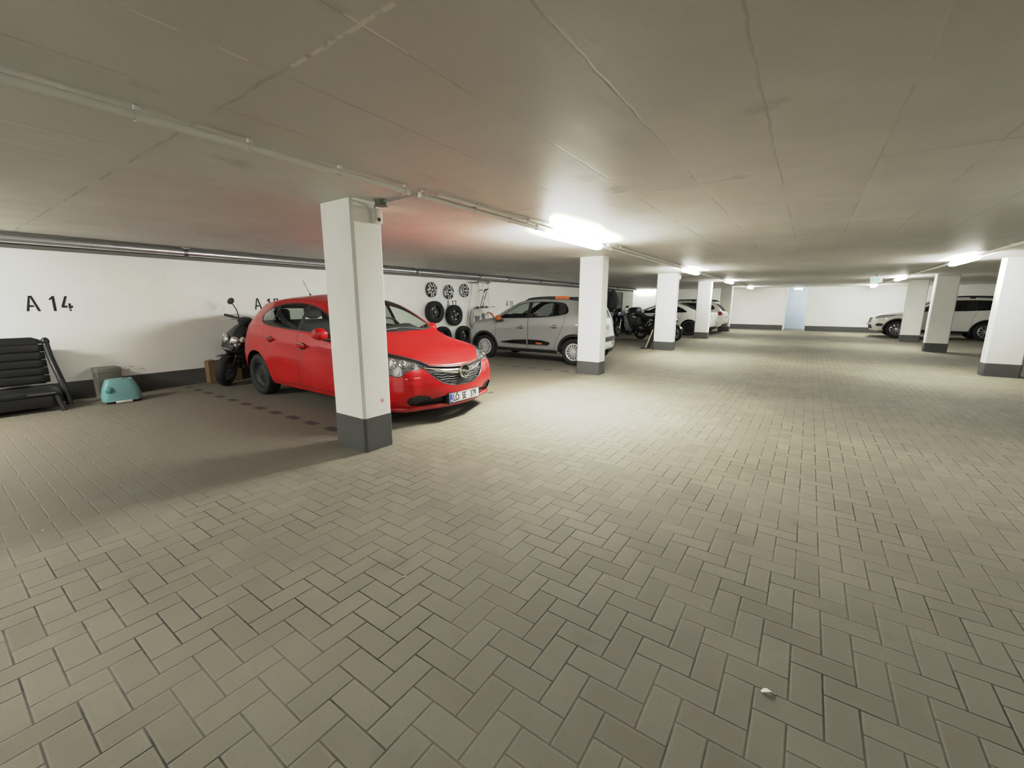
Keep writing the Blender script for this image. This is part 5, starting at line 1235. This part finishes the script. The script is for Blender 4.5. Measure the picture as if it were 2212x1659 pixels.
def props():
    hub_cap(8.25, 1.703, .200, 'black and white five-spoke hub cap hung highest on the left, above the dished tyre')
    hub_cap(8.91, 1.657, .198, 'black and white hub cap hung in the middle, just above the A 17')
    hub_cap(9.575, 1.712, .194, 'black and white hub cap hung next to the metal rack')
    wall_wheel(8.27, 1.115, .293, rim_dish, 'black tyre on a dished steel rim, hung on the wall left of the A 17')
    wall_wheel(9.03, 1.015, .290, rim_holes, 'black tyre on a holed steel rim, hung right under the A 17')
    wall_wheel(8.55, .43, .290, rim_dish, 'black tyre hung low, showing over the bonnet edge of the red car')
    wall_wheel(9.42, .41, .290, rim_dish, 'black tyre hung low, beside the front wing of the silver car')
    # ---- garden chair
    t = thing('garden_chair', 'black slatted garden chair set against the wall under A 14', 'chair', (-8.0, .62, 0), 0)
    CH = M('black_resin', '0f0f11', .45, var=.3, vs=4)
    sl = []
    for k in range(6):
        z0 = .315+.1*k; xo = -.16-.12*(z0-.3)
        bm = NB(); hw = .40-.0*k
        if k < 5: box(bm, (xo-.016, -hw, z0), (xo+.014, hw, z0+.094), .012, 3)
        else: prism(bm, [(-hw, 0), (hw, 0), (hw, .03), (hw-.03, .06), (hw-.09, .088), (-hw+.09, .088), (-hw+.03, .06), (-hw, .03)], (xo-.016, 0, z0), (0, 1, 0), (0, 0, 1), (.03, 0, 0))
        obj('back_slat', bm, CH, t)
    P_(t, 'back_panel', CH, lambda bm: prism(bm, [(-.175, .30), (-.165, .30), (-.232, .86), (-.242, .86)], (0, -.36, 0), (1, 0, 0), (0, 0, 1), (0, .72, 0)))
    P_(t, 'seat', CH, lambda bm: (box(bm, (-.16, -.41, .20), (.34, .41, .265), .02, 3), box(bm, (-.14, -.38, .06), (.30, .38, .2), .01)))
    for sg in (-1, 1):
        P_(t, 'side_post', CH, lambda bm: (tube(bm, curve_pts([(-.02+.1, sg*.50, .02), (-.06+.1, sg*.475, .30), (-.18+.08, sg*.435, .62), (-.24+.08, sg*.42, .82)], 6), .034, 10), ellipsoid(bm, (-.245+.08, sg*.42, .845), (.042, .042, .055))))
        P_(t, 'leg', CH, lambda bm: tube(bm, [(.30, sg*.36, .21), (.36, sg*.40, 0)], .026, 10)); P_(t, 'leg', CH, lambda bm: tube(bm, [(-.14, sg*.36, .21), (-.2, sg*.40, 0)], .026, 10))
    P_(t, 'seat_trim', M('chair_metal', '8a8a8c', .35, .6), lambda bm: box(bm, (.335, .12, .232), (.345, .36, .243)))
    # ---- turquoise step stool and grey block
    TQ = M('turquoise_plastic', '63908f', .5, var=.12, vs=8)
    t = thing('step_stool', 'turquoise plastic step stool on the floor of the empty bay', 'stool', (-7.72, 1.60, 0), -.12)
    def shell(bm):
        rs = []
        for z, hx, hy in ((.03, .165, .205), (.10, .15, .205), (.20, .125, .185), (.29, .10, .15), (.315, .09, .135)): rs.append(ring(bm, (0, 0, z), (1, 0, 0), (0, 1, 0), hx, hy, 28, 5))
        skin(bm, rs, cap=False); bm.faces.new(rs[-1])
    P_(t, 'shell', TQ, shell, ang=55)
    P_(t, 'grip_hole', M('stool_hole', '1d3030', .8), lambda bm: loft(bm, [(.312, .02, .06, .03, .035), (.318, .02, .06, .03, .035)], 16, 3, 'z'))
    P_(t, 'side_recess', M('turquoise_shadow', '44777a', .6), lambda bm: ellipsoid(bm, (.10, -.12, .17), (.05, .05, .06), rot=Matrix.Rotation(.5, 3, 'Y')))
    for y, m_ in ((-.13, BLACK), (.14, BLACK)):
        for x in (-.12, .12): P_(t, 'rubber_foot', m_, lambda bm: loft(bm, [(0, x, y, .03, .04), (.035, x, y, .035, .045)], 12, 3, 'z'))
    P_(t, 'white_strip', WHITEPL, lambda bm: box(bm, (.155, -.08, .008), (.172, .09, .035), .004))
    t = thing('grey_block', 'grey concrete-coloured box against the wall behind the turquoise stool', 'box', (-8.24, 1.60, 0), .05)
    P_(t, 'block', M('grey_block_face', '625f57', .85, var=.15, vs=6, bump=.2), lambda bm: box(bm, (-.12, -.14, 0), (.12, .12, .43), .008))
    P_(t, 'top_band', M('grey_block_band', '6d6a61', .8), lambda bm: box(bm, (-.123, -.143, .36), (.123, .123, .432), .006))
    # ---- cardboard box behind the scooter
    CB = M('cardboard', '7c6145', .85, var=.12, vs=4)
    t = thing('cardboard_box', 'brown cardboard box on the floor behind the black scooter', 'box', (-8.285, 3.10, 0), 0)
    def cbx(bm):
        for lo, hi in (((-.09, -.25, 0), (-.085, .25, .37)), ((.085, -.25, 0), (.09, .25, .37)), ((-.09, -.25, 0), (.09, -.245, .37)), ((-.09, .245, 0), (.09, .25, .37)), ((-.09, -.25, 0), (.09, .25, .006))): box(bm, lo, hi)
    P_(t, 'carton', CB, cbx)
    for sg in (-1, 1): P_(t, 'flap', CB, lambda bm: prism(bm, [(-.085, 0), (.085, 0), (.08, .09), (-.08, .09)], (0, sg*.247, .37), (1, 0, 0), (0, -sg*.98, .2), (0, 0, .004)))
    scooter((-8.06, 3.54, 0.), radians(-70), radians(-11))
    # ---- metal rack, wrapped bundle, trolley
    t = thing('metal_rack', 'tall thin white metal rack hanging from a bracket below the steel pipe', 'rack', (XW+.2, 10.05, 0))
    WR = M('white_rod', 'cfcdc6', .4, .2)
    for (x0, y0), (x1, y1), z1 in (((.16, -.21), (.20, -.16), .02), ((.17, -.02), (.20, .12), .02), ((.16, .24), (.18, .27), .02), ((-.06, -.24), (-.07, -.40), .9)): P_(t, 'rod', WR, lambda bm: tube(bm, [(x0, y0, 1.96), (x1, y1, z1)], .011, 8))
    P_(t, 'bracket', M('rack_bracket', '8b8a84', .5, .3), lambda bm: (box(bm, (.11, -.23, 1.945), (.20, .26, 1.995), .004), prism(bm, [(.20, 1.92), (.40, 2.0), (.36, 2.03), (.24, 2.02)], (.12, 0, 0), (0, 1, 0), (0, 0, 1), (.08, 0, 0)), box(bm, (-.16, .1, 1.97), (.13, .14, 1.99)), box(bm, (-.16, -.24, 1.95), (-.1, .14, 1.97))))
    P_(t, 'shelf', WR, lambda bm: box(bm, (-.16, -.3, .615), (.22, .78, .637), .004))
    PW = M('clear_wrap', 'c9c8c2', .25, coat=.5, var=.25, vs=14, bump=.5, bs=25)
    t = thing('wrapped_bundle', 'bundle wrapped in pale crumpled plastic film on the metal rack', 'bundle', (-8.22, 9.98, .64))
    P_(t, 'film', PW, lambda bm: loft(bm, [(0, 0, 0, .12, .26), (.15, .01, .0, .14, .28), (.38, 0, .02, .13, .26), (.50, 0, .0, .09, .22), (.56, 0, .03, .04, .12)], 18, 3, 'z'), sub=1)
    P_(t, 'contents', M('bundle_grey', '66656a', .7), lambda bm: (box(bm, (.05, -.22, .05), (.135, .02, .34), .02), box(bm, (.06, .05, .2), (.14, .2, .4), .02)))
    t = thing('red_white_bag', 'white plastic bag with a red corner beside the wrapped bundle', 'bag', (-8.24, 10.55, .640))
    P_(t, 'sack', M('bag_white', 'd9d5c6', .5, bump=.4, bs=18), lambda bm: loft(bm, [(0, 0, 0, .10, .2), (.14, 0, .0, .13, .24), (.32, 0, .02, .11, .20), (.42, 0, -.03, .06, .12)], 18, 3, 'z'), sub=1)
    P_(t, 'red_corner', M('bag_red', 'a8482c', .5, bump=.3, bs=18), lambda bm: loft(bm, [(.22, .02, .16, .10, .06), (.32, .02, .12, .10, .10), (.42, .01, .05, .07, .09), (.45, .0, .0, .03, .05)], 14, 2.5, 'z'), sub=1)
    t = thing('luggage_trolley', 'small folded trolley with a black telescopic handle on top of the bundle', 'trolley', (-8.2, 10.2, 1.21))
    P_(t, 'deck', M('trolley_deck', '4a2c2a', .5), lambda bm: (loft(bm, [(-.24, 0, 0, .10, .01), (-.12, 0, .02, .12, .025), (.12, 0, .03, .10, .03), (.26, 0, .025, .06, .015)], 14, 3, 'y')))
    P_(t, 'rail', STEEL, lambda bm: tube(bm, [(.02, .2, .03), (.02, .55, .035)], .008, 6))
    P_(t, 'rail_knob', BLACK, lambda bm: ellipsoid(bm, (.02, .56, .035), (.016, .02, .016)))
    for y in (-.055, .055): P_(t, 'telescopic_tube', BLACK, lambda bm: tube(bm, [(0, y-.04, .03), (0, y+.17, .50)], .010, 8))
    P_(t, 'grip', BLACK, lambda bm: tube(bm, curve_pts([(0, .10, .49), (0, .15, .545), (0, .24, .555), (0, .31, .585)], 5), .024, 10))
    # ---- motorcycles
    motorcycle('dark blue sport motorcycle with a full fairing, parked behind the silver car', (-6.47, 17.72, 0), radians(-90), radians(5), 'sport', M_paint('midnight_blue_paint', '12123a', .2, .25))
    motorcycle('black touring motorcycle with a top case, parked behind the third pillar', (-4.62, 16.25, 0), radians(-14), radians(3), 'tour', BIKEBLACK)
    # ---- leaning board, hanging cover
    t = thing('leaning_board', 'thin dark board with a pale edge leaning on the third pillar', 'board', (-3.985, 12.84, 0), 0)
    P_(t, 'panel', M('board_dark', '232120', .6), lambda bm: prism(bm, [(0, 0), (.04, 0), (.235, .58), (.195, .58)], (0, 0, .012), (1, 0, 0), (0, 0, 1), (0, .34, 0)))
    P_(t, 'pale_edge', M('board_edge', 'b8ae98', .6), lambda bm: prism(bm, [(-.004, .0), (.024, 0), (.219, .58), (.191, .58)], (0, -.012, .012), (1, 0, 0), (0, 0, 1), (0, .012, 0)))
    P_(t, 'foot', BLACK, lambda bm: box(bm, (-.14, -.02, 0), (.06, .12, .03), .008))
    t = thing('hanging_cover', 'black fabric cover hung on the left wall behind the silver car', 'cover', (-8.16, 20.35, .93))
    def cov(bm):
        rs = []
        for z, c, hy, hx in ((1.12, .15, .16, .05), (1.0, .25, .32, .09), (.75, .38, .48, .12), (.50, .50, .58, .14), (.30, .38, .5, .13), (.08, .20, .34, .11), (0, .15, .28, .08)):
            r = []
            for i in range(26):
                a = 2*pi*i/26; f = 1+.10*sin(5*a+z*6)
                r.append(bm.verts.new((hx*cos(a)*f, c+hy*sin(a)*f, z)))
            rs.append(r)
        skin(bm, rs)
    P_(t, 'cloth', M('black_cloth', '1b1a1c', .7, var=.4, vs=10, bump=.4, bs=20), cov, sub=1)
    P_(t, 'strap', M('grey_strap', '4c4a48', .7), lambda bm: tube(bm, curve_pts([(.10, .55, .45), (.14, .35, .22), (.12, .2, .02)], 4), .03, 8))
    P_(t, 'hook', STEEL, lambda bm: tube(bm, [(0, .1, 1.10), (-.05, .1, 1.125), (-.235, .1, 1.125)], .012, 8))
    # ---- paper scraps on the pavers
    for k, (x, y, r, l) in enumerate(((.03, 1.55, .4, 'curled scrap of white paper on the pavers at the lower right'), (-1.52, 1.25, 1.2, 'tiny white paper scrap on the pavers at the lower middle'), (-3.64, .30, 2., 'tiny white paper scrap on the pavers in the empty bay'))):
        s_ = .022 if k == 0 else .008
        t = thing('paper_scrap', l, 'scrap', (x, y, .001), r, 'paper scraps on the floor')
        bm = NB(); rs = []
        for i in range(7):
            f = i/6; rs.append([bm.verts.new((s_*(f-.5)*2.2, -s_*.35*sin(pi*f+.3), .001+s_*.5*sin(pi*f))), bm.verts.new((s_*(f-.5)*2.2, s_*.5*sin(pi*f+.5), .001+s_*.35*sin(pi*f*1.3)))])
        for a, b in zip(rs, rs[1:]): bm.faces.new((a[0], a[1], b[1], b[0]))
        obj('paper', bm, M('scrap_paper', 'e6e2d4', .7), t)
# ================================================================== build everything
room(); pillars(); services(); numbers(); props()
red_car((-3.278-2.01, 3.737+.02, 0), -.012)
silver_car((-7.304+1.79, 9.043+.06, 0), 3.176)
white_sedan((-7.86+2.31, 20.25, 0), pi)
white_estate((-7.75+2.31, 22.32, 0), pi)
white_suv((2.15+2.125, 24.0, 0), pi)
# ---- camera
cam = bpy.data.cameras.new('camera'); co = bpy.data.objects.new('camera', cam); C.objects.link(co)
FPX, YAW, PITCH, ROLL = 909.71, .6073, .1891, .0026
fw = Vector((-sin(YAW)*cos(PITCH), cos(YAW)*cos(PITCH), -sin(PITCH))); rt = Vector((cos(YAW), sin(YAW), 0)); up = rt.cross(fw)
r2 = rt*cos(ROLL)+up*sin(ROLL); u2 = up*cos(ROLL)-rt*sin(ROLL)
mt = Matrix((r2, u2, -fw)).transposed().to_4x4(); mt.translation = (0, 0, CAM_H); co.matrix_world = mt
cam.sensor_width = 36; cam.lens = FPX/2212*36; cam.clip_start = .05; cam.clip_end = 200
sc = bpy.context.scene; sc.camera = co
w = bpy.data.worlds.new('world'); sc.world = w; w.use_nodes = True
w.node_tree.nodes['Background'].inputs[0].default_value = (.9, .92, 1, 1); w.node_tree.nodes['Background'].inputs[1].default_value = .02
sc.view_settings.view_transform = 'Standard'; sc.view_settings.look = 'None'; sc.view_settings.exposure = 0.
cy = sc.cycles; cy.use_denoising = True; cy.max_bounces = 8; cy.use_adaptive_sampling = True; cy.adaptive_threshold = .05; cy.diffuse_bounces = 5; cy.glossy_bounces = 4; cy.transmission_bounces = 6; cy.transparent_max_bounces = 16
cy.sample_clamp_indirect = 6; cy.caustics_reflective = False; cy.caustics_refractive = False

EXPO = 4.6
vs_ = sc.view_settings; vs_.use_curve_mapping = True; cmap = vs_.curve_mapping; cmap.use_clip = True
cmap.clip_min_x = 0; cmap.clip_min_y = 0; cmap.clip_max_x = 12; cmap.clip_max_y = 1; cmap.extend = 'HORIZONTAL'
cu_ = cmap.curves[3]
for px_, py_ in ((.1, .092), (.25, .24), (.5, .47), (.9, .65), (1.6, .73), (3., .80), (6., .89)): cu_.points.new(px_/EXPO, py_)
cu_.points[-1].location = (12./EXPO, 1.); cu_.points[0].location = (0., 0.)
cmap.update()
